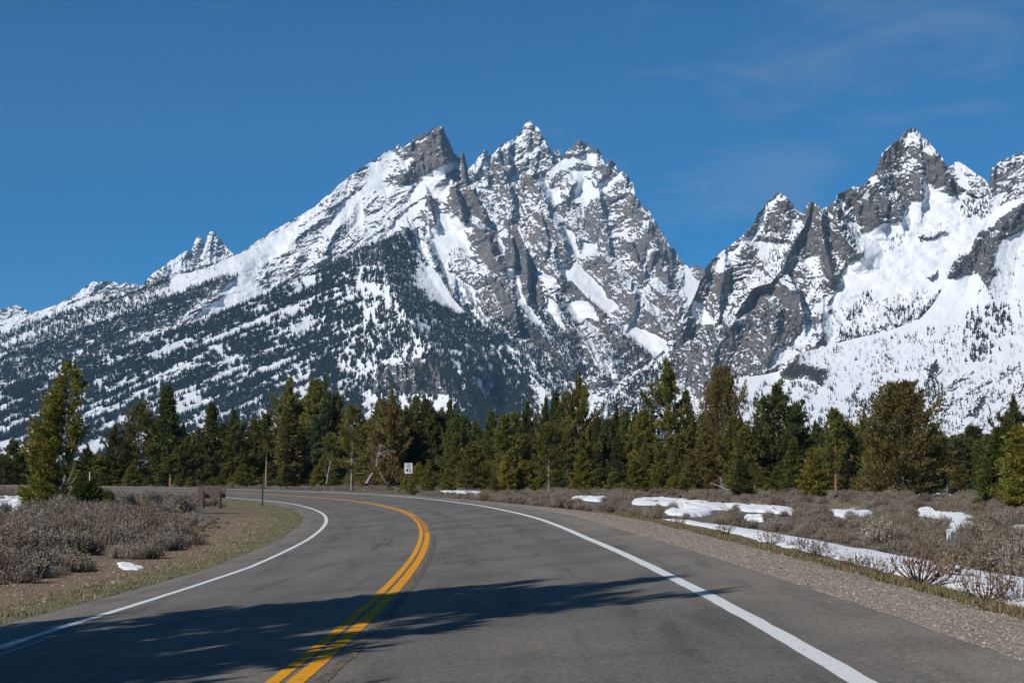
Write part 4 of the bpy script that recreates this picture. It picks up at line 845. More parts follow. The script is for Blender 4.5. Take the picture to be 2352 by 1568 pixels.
def strip(name, s0, s1, t0, t1, dz, mat, nt=2, ds=0.5, ragged=0.0, seed=0, parent=None):
    s = np.arange(s0, s1 + ds, ds)
    t = np.linspace(t0, t1, nt)
    r = np.random.default_rng(seed)
    V = np.stack([road_pt(s, t[j] + (ragged * fbm(s / .8, s * 0 + j * 7 + seed, 4, .6, seed) if j in (0, nt - 1) and ragged else 0), dz) for j in range(nt)], 1)
    ts = np.broadcast_to(t, (len(s), nt))
    return mesh_obj(name, V.reshape(-1, 3), grid_faces(len(s), nt)[:, ::-1], mat, parent, {'tside': ts.ravel(), 'along': np.repeat(s, nt)}, smooth=True)
road = strip('road', -55, 325, T_L, T_R, 0.0, asphalt_material(), nt=20, ragged=0.10, seed=3)
tag(road, 'curving two-lane asphalt road bending left', None, None, 'structure')

def paint_material(name, col, wear, old=False):
    m, n, b, N, L, out = material(name)
    geo = N('NewGeometry')
    n1 = N('TexNoise', Scale=14.0, Detail=7.0, Roughness=0.72); L(geo.outputs['Position'], n1.inputs['Vector'])
    n2 = N('TexNoise', Scale=70.0, Detail=3.0, Roughness=0.7); L(geo.outputs['Position'], n2.inputs['Vector'])
    c = ramp(N, n2.outputs['Fac'], L, [(0.3, tuple(v * .78 for v in col)), (0.65, col)])
    st = N('MapRange'); st.inputs['From Min'].default_value = wear; st.inputs['From Max'].default_value = wear + 0.05; L(n1.outputs['Fac'], st.inputs['Value'])
    mx = N('MixRGB'); L(st.outputs[0], mx.inputs[0]); L(c.outputs[0], mx.inputs[1]); mx.inputs[2].default_value = (.085, .083, .08, 1)
    L(mx.outputs[0], b.inputs['Base Color'])
    return m
WHITE = paint_material('white_paint', (.62, .64, .63), .61)
YELL = paint_material('yellow_paint', (.67, .29, .014), .58)
YOLD = paint_material('old_yellow_paint', (.42, .22, .03), .40)
YWORN = paint_material('worn_yellow_paint', (.62, .24, .014), .50)
WOLD = paint_material('old_white_paint', (.42, .44, .46), .52)
WD = 0.13
for t0, lb in ((-LANE, 'white edge line on the left inside of the curve'), (LANE, 'white edge line on the right outside of the curve')):
    o = strip('edge_line', -50, 300, t0 - WD / 2 - .01, t0 + WD / 2 + .01, 0.004, WHITE, nt=3, ragged=.022, seed=5)
    o.parent = road; o['label'] = lb
for s0, s1, ta, tb, mt_, rg, lb in ((-50, 300, -.14, -.03, YELL, .014, 'left stripe of the double yellow centre line'),
                                 (-50, 42.5, .02, .16, YELL, .02, 'right stripe of the double yellow centre line'),
                                 (42.5, 62, .02, .14, YWORN, .03, 'worn stretch of the right yellow stripe in the middle of the bend'),
                                 (62, 300, .02, .14, YELL, .016, 'right yellow stripe beyond the bend')):
    o = strip('centre_line', s0, s1, ta, tb, 0.004, mt_, nt=3, ragged=rg, seed=int(60 + s0 + ta * 10), ds=.25); o.parent = road; o['label'] = lb
for s0, s1, t0, t1 in ((44.2, 45.6, .2, .32), (48.4, 49.6, .22, .33)):
    strip('paint_patch', s0, s1, t0, t1, 0.004, YOLD, nt=2, ragged=.03, seed=int(s0), ds=.25).parent = road
strip('old_stripe', 4, 40, .24, .34, 0.004, YOLD, nt=3, ragged=.05, seed=12, ds=.25).parent = road
strip('old_stripe', -6, 12.5, -LANE + .28, -LANE + .34, 0.004, WOLD, nt=2, ragged=.03, seed=13, ds=.25).parent = road
# faint tar-sealed cracks
def crack(pts, wd, mat):
    p = np.array(pts, float)
    s = np.linspace(0, 1, 40); ss = np.interp(s, np.linspace(0, 1, len(p)), p[:, 0]); tt = np.interp(s, np.linspace(0, 1, len(p)), p[:, 1]) + .05 * fbm(s * 14, s * 0, 3, .6, int(p[0, 0] * 7))
    V = np.stack([road_pt(ss, tt - wd / 2, .003), road_pt(ss, tt + wd / 2, .003)], 1)
    o = mesh_obj('tar_seam', V.reshape(-1, 3), grid_faces(40, 2)[:, ::-1], mat, road)
tm, _n, tb, *_r = material('tar'); tb.inputs['Base Color'].default_value = (.035, .035, .036, 1); tb.inputs['Roughness'].default_value = .7
for k, (pts, wd) in enumerate((([(34, -.7), (36.5, -.95), (39, -.85), (41, -1.3)], .022), ([(33, -1.2), (36, -1.1), (38.5, -1.35)], .02))):
    crack(pts, wd, tm)
# ------------------------------------------------------------------ conifers
def foliage_material():
    m, n, b, N, L, out = material('needles')
    oi = N('ObjectInfo'); at = N('Attribute', _attribute_name='tone')
    tc_ = N('TexCoord'); n1 = N('TexNoise', Scale=0.9, Detail=3.0); L(tc_.outputs['Object'], n1.inputs['Vector'])
    v = ramp(N, at.outputs['Fac'], L, [(0.0, (0.72, 0.72, 0.76)), (0.55, (1.14, 1.14, 1.12)), (1.0, (1.8, 1.65, 1.2))])
    mu = N('MixRGB', _blend_type='MULTIPLY', Fac=1.0); L(oi.outputs['Color'], mu.inputs[1]); L(v.outputs[0], mu.inputs[2])
    br = ramp(N, n1.outputs['Fac'], L, [(0.38, (0.85, 0.92, 0.85)), (0.62, (1.2, 1.05, .85))])
    m2 = N('MixRGB', _blend_type='MULTIPLY', Fac=1.0); L(mu.outputs[0], m2.inputs[1]); L(br.outputs[0], m2.inputs[2])
    L(m2.outputs[0], b.inputs['Base Color'])
    b.inputs['Roughness'].default_value = 0.6
    tr = N('BsdfTranslucent'); L(m2.outputs[0], tr.inputs['Color'])
    ms = N('MixShader', Fac=0.4); L(b.outputs[0], ms.inputs[1]); L(tr.outputs[0], ms.inputs[2]); L(ms.outputs[0], out.inputs['Surface'])
    return m
def bark_material(name, lo, hi, up):
    m, n, b, N, L, out = material(name)
    tc_ = N('TexCoord'); mp_ = N('Mapping'); mp_.inputs['Scale'].default_value = (6, 6, 1.2); L(tc_.outputs['Object'], mp_.inputs[0])
    n1 = N('TexNoise', Scale=1.6, Detail=5.0, Roughness=.7); L(mp_.outputs[0], n1.inputs['Vector'])
    c = ramp(N, n1.outputs['Fac'], L, [(0.3, lo), (0.7, hi)])
    sx = N('SeparateXYZ'); L(tc_.outputs['Object'], sx.inputs[0])
    r = N('MapRange'); r.inputs['From Min'].default_value = 1.5; r.inputs['From Max'].default_value = 6.0; L(sx.outputs['Z'], r.inputs['Value'])
    mx = N('MixRGB'); L(r.outputs[0], mx.inputs[0]); L(c.outputs[0], mx.inputs[1]); mx.inputs[2].default_value = (*up, 1)
    L(mx.outputs[0], b.inputs['Base Color'])
    return m
NEED = foliage_material()
BARK = bark_material('bark', (.10, .075, .055), (.24, .19, .15), (.2, .15, .12))
ORANGE = bark_material('orange_bark', (.22, .12, .07), (.36, .22, .14), (.28, .16, .09))
GREY = bark_material('grey_bark', (.15, .125, .105), (.31, .27, .235), (.2, .175, .15))

def tube(path, rad, ns=6):
    path = np.asarray(path, float); rad = np.asarray(rad, float)
    d = np.gradient(path, axis=0); d /= np.linalg.norm(d, axis=1)[:, None] + 1e-9
    a = np.cross(d, np.array([.31, .92, .23])); a /= np.linalg.norm(a, axis=1)[:, None] + 1e-9
    b_ = np.cross(d, a)
    th = np.arange(ns) * 2 * PI / ns
    V = path[:, None] + rad[:, None, None] * (np.cos(th)[None, :, None] * a[:, None] + np.sin(th)[None, :, None] * b_[:, None])
    i = np.arange(len(path) * ns).reshape(len(path), ns); j = np.roll(i, -1, 1)
    return V.reshape(-1, 3), np.stack([i[:-1], j[:-1], j[1:], i[1:]], -1).reshape(-1, 4)
class Geo:
    def __init__(s): s.V = []; s.F = []; s.n = 0; s.A = []
    def add(s, V, Fc, tone=None):
        s.V.append(np.asarray(V).reshape(-1, 3)); s.F.append(np.asarray(Fc) + s.n)
        s.A.append(np.full(len(s.V[-1]), .5) if tone is None else tone)
        s.n += len(s.V[-1])
    def mesh(s, name, mat, parent=None, link=True):
        return mesh_obj(name, np.concatenate(s.V), np.concatenate(s.F), mat, parent, {'tone': np.concatenate(s.A)}, link=link)
def sprays(geo, c, d, k, l, wd, r, up=.25, spread=.85):
    """needle sprays: long thin leaves thrown outwards from the points c along d"""
    n = len(c) * k
    c = np.repeat(c, k, 0); d = np.repeat(d, k, 0)
    q = d * .75 + r.normal(0, spread * .6, (n, 3)) + np.array([0, 0, up]); q /= np.linalg.norm(q, axis=1)[:, None] + 1e-9
    s = np.cross(q, r.normal(0, 1, (n, 3))); s /= np.linalg.norm(s, axis=1)[:, None] + 1e-9
    ln = (l * r.uniform(.55, 1.25, n))[:, None]; w_ = (wd * r.uniform(.6, 1.3, n))[:, None]
    c = c + r.normal(0, l * .22, (n, 3))
    V = np.stack([c, c + q * ln * .45 + s * w_, c + q * ln, c + q * ln * .45 - s * w_], 1)
    t = np.clip(r.normal(.45, .2, n), 0, 1)
    geo.add(V, np.arange(n * 4).reshape(n, 4), np.repeat(t, 4))

def conifer(seed, H=10.0, cb=.05, prof=None, R=2.0, nb=110, pitch0=-15, pitch1=40, curve=.25, step=.42, k=5, l=.5, wd=.075, up=.2, inner=.25,
            dead=0, irregular=.25, clump=False, trunk_r=.16, lean=0.0, fork=False, top=1.0, tuft=0, bark=None):
    r = np.random.default_rng(seed)
    wood, leaf = Geo(), Geo()
    hs = np.linspace(0, 1, 12)
    path = np.stack([lean * hs ** 2 * H + .012 * H * np.sin(hs * 5 + seed) * hs, .01 * H * np.sin(hs * 4 + seed * 2) * hs, hs * H * top], -1)
    V, Fc = tube(path, trunk_r * (1 - hs * .93) + .012); wood.add(V, Fc)
    if fork:
        p2 = path[2:9].copy(); off = np.linspace(0, 1, 7)[:, None] * np.array([[.75, .3, .2]]); p2 = p2 + off
        V, Fc = tube(p2, np.linspace(trunk_r * .8, .03, 7)); wood.add(V, Fc)
    for i in range(nb):
        u = (i + r.random()) / nb
        h = cb + (1 - cb) * (u ** .92) * .985
        hh = (h - cb) / (1 - cb)
        Lb = R * prof(hh) * (1 + r.normal(0, irregular)) + .12
        if Lb < .1: continue
        a = i * 2.399 + r.normal(0, .4)
        pt = math.radians(pitch0 + (pitch1 - pitch0) * hh + r.normal(0, 7))
        base = np.array([np.interp(h, hs, path[:, 0]), np.interp(h, hs, path[:, 1]), h * H * top])
        m_ = max(int(Lb / step) + 1, 3)
        q = np.linspace(0, 1, m_)
        dr = np.array([math.cos(a), math.sin(a), 0])
        P = base + dr * (q * Lb * math.cos(pt))[:, None] + np.array([0, 0, 1.0]) * (q * Lb * math.sin(pt) + curve * Lb * (q ** 2 - .35 * q))[:, None]
        P += np.array([-dr[1], dr[0], 0]) * (r.normal(0, .1) * Lb * q ** 2)[:, None]
        bw = max(trunk_r * .22 * (1 - h) * Lb / R, .012)
        V, Fc = tube(P[[0, m_ // 2, -1]], [bw, bw * .6, .006], 3); wood.add(V, Fc)
        sel = q > (inner if not clump else max(inner, .45))
        c = P[sel]
        if not len(c): continue
        # side twigs
        side = np.array([-dr[1], dr[0], 0])
        wdt = (.34 if not clump else .22) * Lb
        tw = []
        for s_ in (-1, 0, 1):
            sc = (1 - q[sel]) * .9 + .15
            tw.append(c + side * (s_ * wdt * sc * r.uniform(.5, 1.1, len(c)))[:, None] + np.array([0, 0, r.normal(0, .05) * Lb]))
        c = np.concatenate(tw)
        d = np.repeat(dr[None], len(c), 0) + np.array([0, 0, math.sin(pt) + curve])
        d = d + side * np.repeat([-.6, 0, .6], len(c) // 3)[:, None]
        d /= np.linalg.norm(d, axis=1)[:, None]
        sprays(leaf, c, d, k, l, wd, r, up=up)
    # leader
    n_ = 10
    c = path[-1] - np.array([0, 0, 1.0]) * r.uniform(0, .09 * H, n_)[:, None]
    sprays(leaf, c, np.repeat(np.array([[0, 0, 1.0]]), n_, 0), 4, l * .8, wd, r, up=.5, spread=.55)
    for i in range(dead):
        h = r.uniform(.06, max(cb + .22, .3)); a = r.uniform(0, 6.28); Lb = R * r.uniform(.35, .95)
        base = np.array([np.interp(h, hs, path[:, 0]), np.interp(h, hs, path[:, 1]), h * H])
        q = np.linspace(0, 1, 5); dr = np.array([math.cos(a), math.sin(a), 0])
        P = base + dr * (q * Lb)[:, None] + np.array([0, 0, 1.0]) * (Lb * (-.25 * q + .22 * q ** 2) * r.uniform(-.4, 1.3))[:, None] + r.normal(0, .05, (5, 3)) * q[:, None]
        V, Fc = tube(P, np.linspace(.035, .008, 5), 3); wood.add(V, Fc)
    return wood, leaf

PROTO = {}
def proto(kind, bark, **kw):
    w_, lf = conifer(**kw)
    tr = w_.mesh('trunk', bark, link=False); cr = lf.mesh('crown', NEED, link=False)
    zt_ = np.concatenate(lf.V)[:, 2].max(); PROTO.setdefault(kind, []).append((tr.data, cr.data, kw.get('R', 2.0), float(zt_)))
    bpy.data.objects.remove(tr); bpy.data.objects.remove(cr)
cone = lambda p: (lambda h: max(1 - h, 0) ** p)
def rounded(h): return (math.sin(min(h * 1.0 + .16, 1) * PI) ** .6) * (1 - .25 * h) if h < .97 else .12
def oval(h): return max(.45 + .75 * h - 1.15 * h * h, 0.02) * 1.35
def broad(h): return (1 - h ** 2.3) ** .8 * (.82 + .25 * min(h * 3, 1))
for s in (1, 2, 3):
    proto('spruce', BARK, seed=s, prof=cone(.85), R=1.75, nb=170, pitch0=-28, pitch1=35, curve=.18, cb=.03, k=7, up=.05)
    proto('dense', BARK, seed=10 + s, prof=cone(.6), R=2.1, nb=190, pitch0=-10, pitch1=50, curve=.25, cb=.04, k=7, irregular=.3, up=.25)
    proto('pine', ORANGE, seed=20 + s, prof=oval, R=2.1, nb=85, pitch0=-12, pitch1=48, curve=.3, cb=.24, k=12, clump=True, irregular=.38, dead=9, up=.45, l=.55, step=.46)
    proto('round', BARK, seed=30 + s, prof=rounded, R=2.6, nb=105, pitch0=-14, pitch1=50, curve=.35, cb=.10, k=12, clump=True, irregular=.36, dead=7, up=.5, l=.52, step=.44)
    proto('young', BARK, seed=40 + s, prof=cone(.72), R=2.2, nb=110, pitch0=5, pitch1=60, curve=.25, cb=.01, k=8, irregular=.22, up=.45, l=.6, wd=.09)
for s in (1, 2):
    proto('lodgepole', ORANGE, seed=50 + s, prof=oval, R=1.3, nb=60, pitch0=-20, pitch1=40, curve=.2, cb=.5, k=6, clump=True, dead=10, irregular=.35, trunk_r=.15)
    proto('bare', GREY, seed=60 + s, prof=oval, R=2.5, nb=62, pitch0=-6, pitch1=45, curve=.3, cb=.30, k=9, clump=True, dead=34, irregular=.35, up=.45, trunk_r=.2)
    proto('broad', BARK, seed=70 + s, prof=broad, R=4.0, nb=230, pitch0=-8, pitch1=62, curve=.22, cb=.05, k=8, irregular=.2, up=.3, l=.42, wd=.065, step=.5, inner=.35)
proto('tiered', BARK, seed=81, prof=rounded, R=2.8, nb=64, pitch0=-6, pitch1=42, curve=.25, cb=.12, k=13, clump=True, irregular=.42, dead=8, up=.55, l=.5, step=.42, trunk_r=.22)
proto('forked', GREY, seed=82, prof=oval, R=2.9, nb=95, pitch0=-5, pitch1=45, curve=.3, cb=.24, k=8, clump=True, irregular=.4, dead=14, up=.4, trunk_r=.2, fork=True)
def snag(seed, H=10, lean=.05, n=36):
    r = np.random.default_rng(seed); g = Geo(); hs = np.linspace(0, 1, 8)
    path = np.stack([lean * H * hs ** 1.5, .2 * np.sin(hs * 4), hs * H], -1)
    V, Fc = tube(path, .12 * (1 - hs * .9) + .01); g.add(V, Fc)
    for i in range(n):
        h = r.uniform(.12, .97); a = r.uniform(0, 6.28); Lb = 1.7 * (1.05 - h) ** .6 * r.uniform(.4, 1.1); q = np.linspace(0, 1, 4)
        dr = np.array([math.cos(a), math.sin(a), 0]); b0 = np.array([np.interp(h, hs, path[:, 0]), np.interp(h, hs, path[:, 1]), h * H])
        P = b0 + dr * (q * Lb)[:, None] + np.array([0, 0, 1.0]) * (Lb * (.1 * q - .5 * q ** 2 * r.uniform(-.3, 1)))[:, None]
        V, Fc = tube(P, np.linspace(.03, .008, 4), 3); g.add(V, Fc)
    return g
for s in (1, 2):
    o = snag(90 + s).mesh('trunk', GREY, link=False); PROTO.setdefault('snag', []).append((o.data, None, 1.7, 10)); bpy.data.objects.remove(o)

COL = {'dark': (.086, .096, .038), 'green': (.110, .130, .040), 'olive': (.155, .150, .046), 'yellow': (.195, .188, .044), 'brown': (.165, .142, .058), 'blue': (.084, .106, .060)}
trng = np.random.default_rng(77)
def plant(kind, x, y, z, H, hw, col, label, group=None, cat='tree', name=None, yaw=None):
    v = PROTO[kind][int(trng.integers(len(PROTO[kind])))]
    hw = hw * 1.18
    nm = name or {'young': 'young_pine', 'snag': 'dead_tree', 'spruce': 'spruce_tree'}.get(kind, 'pine_tree')
    e = empty(nm, (x, y, z - .05), trng.uniform(0, 6.28) if yaw is None else yaw, (hw / v[2], hw / v[2], H / v[3]))
    tag(e, label, cat, group)
    t = bpy.data.objects.new('trunk', v[0]); C.objects.link(t); t.parent = e
    if v[1]:
        c = bpy.data.objects.new('crown', v[1]); C.objects.link(c); c.parent = e
        k = COL[col]; f = trng.uniform(.85, 1.15); g_ = trng.uniform(.95, 1.06)
        c.color = (k[0] * f * g_, k[1] * f, k[2] * f, 1)
    return e
TF = {'T4': (0, 1400, .46769), 'T5': (1000, 1400, .46769), 'T6': (2000, 1400, .46769), 'T7': (3000, 1400, .46599)}
def tq(k, x, y):
    ox, oy, s = TF[k]; return (ox + x * s) * .57422, (oy + y * s) * .57422
def surveyed(fk, x, yb, yt, hw, kind, col, label, group=None, d=None, cat='tree', name=None):
    qx, qb = tq(fk, x, yb); _, qt = tq(fk, x, yt)
    if d is None: d = min(max(1.78 * F_PX / max(qb - 1094, 1), 60), 275)
    p = ray(qx, 1094.0) * d
    gz = float(ground_z(p[:1], p[1:2])[0])
    top = CAM_H + d * ray(qx, qt)[2]
    return plant(kind, p[0], p[1], gz, top - gz, hw * TF[fk][2] * .57422 / F_PX * d, col, label, group, cat, name)
G_L, G_M, G_R = 'conifers crowding the far treeline beyond the bend', 'conifers crowding the treeline behind the speed sign', 'conifers crowding the treeline behind the snowy sage flat'
D_L = 'dark conifer packed into the far treeline beyond the bend'; D_M = 'dark conifer packed into the treeline behind the speed limit sign'; D_R = 'dark conifer packed into the treeline behind the snowy sage flat'
for a in [
    ('T4', 110, 1140, 745, 62, 'pine', 'green', 'small pine with orange lower trunk at the far end of the treeline'),
    ('T4', 30, 1130, 880, 70, 'round', 'dark', D_L, G_L), ('T4', 200, 1130, 830, 70, 'round', 'dark', D_L, G_L), ('T4', 265, 1140, 960, 50, 'bare', 'dark', 'thick grey trunk with dark crown behind the big bushy evergreen'),
    ('T4', 820, 1160, 880, 100, 'young', 'yellow', 'rounded yellow-green young pine just behind the big bushy evergreen'),
    ('T4', 745, 1130, 780, 60, 'round', 'dark', D_L, G_L), ('T4', 975, 1120, 590, 75, 'round', 'dark', 'dark round-topped pine beside the pine with bare pale limbs'),
    ('T4', 1180, 1130, 415, 125, 'bare', 'olive', 'round-topped pine with pale trunk and long bare dead limbs below'),
    ('T4', 1425, 1110, 280, 120, 'spruce', 'green', 'tall full spruce next to the pine with bare pale limbs', None, 285),
    ('T4', 1000, 1140, 900, 90, 'young', 'olive', 'olive bushy conifer at the foot of the pine with bare pale limbs'), ('T4', 1240, 1140, 980, 70, 'young', 'olive', D_L, G_L),
    ('T4', 1090, 1130, 680, 90, 'dense', 'dark', D_L, G_L, 288), ('T4', 1330, 1130, 560, 80, 'pine', 'green', D_L, G_L, 288), ('T4', 1560, 1130, 600, 90, 'round', 'dark', D_L, G_L, 290),
    ('T4', 1455, 1130, 880, 70, 'lodgepole', 'olive', 'scrawny pine with crooked pale stem in front of the far treeline'), ('T4', 1525, 1140, 800, 60, 'pine', 'green', D_L, G_L),
    ('T4', 1600, 1130, 720, 70, 'pine', 'green', D_L, G_L), ('T4', 1682, 1140, 640, 75, 'bare', 'olive', 'sparse pine with bright orange bare trunk near the brown sign'),
    ('T4', 1800, 1110, 420, 85, 'spruce', 'dark', 'narrow dark spruce with a sharp tip above the brown sign'), ('T4', 1995, 1120, 455, 95, 'round', 'dark', 'dark pine with a flat round head between two spruces'),
    ('T4', 1905, 1130, 640, 80, 'spruce', 'dark', D_L, G_L), ('T4', 1975, 1130, 650, 95, 'dense', 'olive', D_L, G_L), ('T4', 2165, 1120, 570, 85, 'spruce', 'olive', 'pointed olive spruce beside the tall bare lodgepole'),
    ('T4', 2100, 1110, 850, 80, 'young', 'yellow', 'small yellowish pine with a whitish stem below the pointed spruce'), ('T4', 2275, 1120, 520, 60, 'lodgepole', 'dark', 'tall lodgepole with a long bare orange trunk behind the green roadside post', None, 236),
    ('T4', 1760, 1130, 700, 70, 'dense', 'dark', D_L, G_L, 285), ('T4', 2020, 1130, 830, 60, 'spruce', 'olive', D_L, G_L),
    ('T4', 880, 1130, 900, 70, 'young', 'olive', D_L, G_L), ('T4', 650, 1120, 930, 70, 'dense', 'olive', D_L, G_L),
    # middle
    ('T5', 320, 1130, 190, 120, 'round', 'olive', 'tall broad-headed pine at the start of the tall dense clump', None, 272), ('T5', 312, 1130, 470, 110, 'spruce', 'brown', 'rusty brown spruce at the front of the tall dense clump', None, 255),
    ('T5', 545, 1140, 215, 110, 'dense', 'olive', 'olive pointed fir in the middle of the tall dense clump', None, 268), ('T5', 635, 1140, 178, 105, 'round', 'green', 'tall pine with an open airy round top in the tall dense clump', None, 276),
    ('T5', 650, 1140, 420, 95, 'spruce', 'blue', 'bluish green spruce in front of the open-topped pine', None, 262), ('T5', 740, 1140, 340, 80, 'dense', 'brown', D_M, G_M, 270), ('T5', 555, 1140, 540, 80, 'spruce', 'blue', D_M, G_M, 256), ('T5', 450, 1140, 420, 90, 'dense', 'dark', D_M, G_M, 272),
    ('T5', 430, 1140, 640, 90, 'spruce', 'dark', D_M, G_M, 262), ('T5', 220, 1130, 640, 80, 'pine', 'dark', D_M, G_M, 280), ('T5', 180, 1130, 940, 60, 'young', 'dark', D_M, G_M, 250), ('T5', 60, 1130, 640, 70, 'dense', 'dark', D_M, G_M, 282),
    ('T5', 690, 1130, 680, 70, 'pine', 'olive', D_M, G_M, 245), ('T5', 600, 1140, 800, 65, 'young', 'yellow', 'slanting yellow-green young pine left of the pale-limbed pine'),
    ('T5', 870, 1180, 440, 130, 'bare', 'olive', 'pine with whitish trunk and many bare pale limbs near the speed sign', None, 185), ('T5', 1110, 1130, 400, 120, 'dense', 'brown', 'brownish fir between the pale-limbed pine and the speed sign', None, 235),
    ('T5', 1215, 1140, 300, 125, 'round', 'brown', 'tall brown-green pine with a leaning top just behind the speed sign', None, 228), ('T5', 1410, 1130, 360, 75, 'spruce', 'green', 'dark pointed spruce directly above the speed sign', None, 250), ('T5', 1500, 1130, 390, 80, 'dense', 'dark', D_M, G_M, 255),
    ('T5', 1345, 1130, 480, 70, 'spruce', 'dark', D_M, G_M, 240), ('T5', 1560, 1130, 470, 95, 'dense', 'dark', D_M, G_M, 250), ('T5', 1640, 1130, 500, 80, 'pine', 'dark', D_M, G_M, 252), ('T5', 1705, 1130, 390, 90, 'round', 'dark', 'dark pine with a knobbly round head in the shaded middle of the treeline', None, 256), ('T5', 1830, 1130, 540, 80, 'dense', 'dark', D_M, G_M, 262),
    ('T5', 1450, 1130, 600, 90, 'dense', 'dark', D_M, G_M, 240), ('T5', 960, 1130, 600, 110, 'dense', 'olive', D_M, G_M, 240),
    ('T5', 1735, 1150, 560, 90, 'dense', 'green', D_M, G_M, 225), ('T5', 1765, 1150, 690, 80, 'young', 'olive', D_M, G_M, 215), ('T5', 1530, 1160, 925, 52, 'young', 'olive', 'little pointed pine standing alone in front of deep shade beside the speed sign', None, 175), ('T5', 1345, 1150, 1050, 62, 'young', 'yellow', 'low yellow-green pine bush at the foot of the speed sign', None, 135),
    ('T5', 1925, 1140, 580, 60, 'spruce', 'green', D_M, G_M, 245), ('T5', 1905, 1170, 770, 110, 'dense', 'olive', 'wide olive fir with dead grey twigs on its lower stem', None, 195), ('T5', 1690, 1150, 1000, 60, 'young', 'olive', D_M, G_M, 190), ('T5', 2060, 1150, 480, 62, 'pine', 'green', 'slim open pine standing apart against the dark mountain forest', None, 235),
    ('T5', 2190, 1170, 530, 100, 'dense', 'olive', D_M, G_M, 215), ('T5', 2270, 1150, 510, 85, 'spruce', 'green', D_M, G_M, 225), ('T5', 2190, 1175, 880, 75, 'young', 'yellow', 'bright young pine in the front row below the slim open pine', None, 170), ('T5', 2090, 1170, 1070, 45, 'young', 'olive', 'knee-high round pine seedling in the front row of the treeline', None, 165), ('T5', 1990, 1150, 700, 80, 'dense', 'dark', D_M, G_M, 240),
    # right of the middle
    ('T6', 235, 1150, 380, 70, 'round', 'dark', 'dark pine with a lumpy round head behind the two-stemmed pine', None, 250), ('T6', 390, 1150, 355, 60, 'round', 'dark', D_R, G_R, 252), ('T6', 337, 1150, 480, 40, 'snag', 'dark', 'thin bare grey dead tree poking up behind the two-stemmed pine', None, 248), ('T6', 480, 1150, 330, 75, 'spruce', 'dark', D_R, G_R, 248),
    ('T6', 190, 1160, 700, 90, 'dense', 'olive', D_R, G_R, 220), ('T6', 200, 1180, 930, 85, 'young', 'yellow', 'bushy yellow-green young pine in front of the two-stemmed pine', None, 172), ('T6', 330, 1165, 1070, 55, 'young', 'yellow', D_R, G_R, 180), ('T6', 30, 1175, 870, 65, 'young', 'green', D_R, G_R, 176),
    ('T6', 420, 1185, 585, 140, 'forked', 'olive', 'spreading orange-green pine on two pale leaning stems', None, 168), ('T6', 560, 1160, 350, 90, 'dense', 'dark', D_R, G_R, 240), ('T6', 675, 1170, 145, 115, 'round', 'olive', 'tall pine with a knotty rounded top rising above the middle of the treeline', None, 232), ('T6', 580, 1165, 620, 80, 'spruce', 'brown', D_R, G_R, 222),
    ('T6', 700, 1190, 835, 78, 'young', 'yellow', 'neat yellow-green cone-shaped pine alone at the edge of the dark gap', None, 165), ('T6', 840, 1160, 550, 70, 'spruce', 'dark', D_R, G_R, 250), ('T6', 920, 1160, 570, 80, 'dense', 'dark', D_R, G_R, 250), ('T6', 780, 1160, 600, 70, 'dense', 'dark', D_R, G_R, 255), ('T6', 880, 1160, 700, 80, 'dense', 'dark', D_R, G_R, 240), ('T6', 1000, 1160, 425, 80, 'round', 'dark', D_R, G_R, 258), ('T6', 1075, 1160, 490, 80, 'dense', 'green', D_R, G_R, 250), ('T6', 1165, 1150, 430, 65, 'round', 'dark', D_R, G_R, 262),
    ('T6', 1010, 1160, 720, 80, 'spruce', 'dark', D_R, G_R, 232),
    ('T6', 1225, 1175, 480, 105, 'pine', 'olive', 'orange-green pine beside the tallest flat-topped pine', None, 215), ('T6', 1440, 1175, 32, 160, 'tiered', 'olive', 'tallest pine of the treeline with a flat layered top', None, 215),
    ('T6', 1250, 1190, 770, 90, 'young', 'olive', D_R, G_R, 190), ('T6', 1375, 1190, 770, 80, 'young', 'olive', D_R, G_R, 188), ('T6', 1165, 1190, 930, 90, 'young', 'olive', 'olive pine bush spreading over the edge of the dark gap', None, 180), ('T6', 1540, 1185, 700, 90, 'dense', 'olive', D_R, G_R, 205), ('T6', 1600, 1170, 300, 60, 'pine', 'green', D_R, G_R, 262), ('T6', 1650, 1185, 560, 110, 'round', 'olive', D_R, G_R, 215),
    ('T6', 1910, 1180, 98, 165, 'broad', 'brown', 'big brownish egg-shaped fir with a blunt top', None, 215), ('T6', 1760, 1185, 700, 110, 'dense', 'brown', D_R, G_R, 198), ('T6', 1640, 1195, 860, 75, 'young', 'olive', D_R, G_R, 178), ('T6', 1480, 1200, 1070, 62, 'young', 'yellow', 'low pale green pine bush among grey brushwood', None, 160), ('T6', 1570, 1200, 1080, 50, 'young', 'green', D_R, G_R, 160),
    ('T6', 2000, 1185, 540, 105, 'pine', 'olive', 'olive pine with ragged drooping boughs in front of the egg-shaped fir', None, 195), ('T6', 2090, 1185, 640, 100, 'dense', 'olive', D_R, G_R, 192), ('T6', 2070, 1230, 920, 88, 'spruce', 'dark', 'small dark green spruce standing forward on the snowy sage flat', None, 128), ('T6', 2175, 1200, 950, 45, 'lodgepole', 'olive', 'thin little pine with a bare orange stem beside the small dark spruce', None, 150),
    ('T6', 2200, 1185, 640, 70, 'dense', 'dark', D_R, G_R, 225),
    # far side of the flat
    ('T7', 240, 1180, 210, 190, 'round', 'dark', 'large dark spreading pine with open tufted boughs', None, 200), ('T7', 400, 1195, 450, 130, 'dense', 'dark', D_R, G_R, 205), ('T7', 100, 1185, 560, 110, 'dense', 'dark', D_R, G_R, 212), ('T7', 250, 1190, 640, 110, 'dense', 'dark', D_R, G_R, 205),
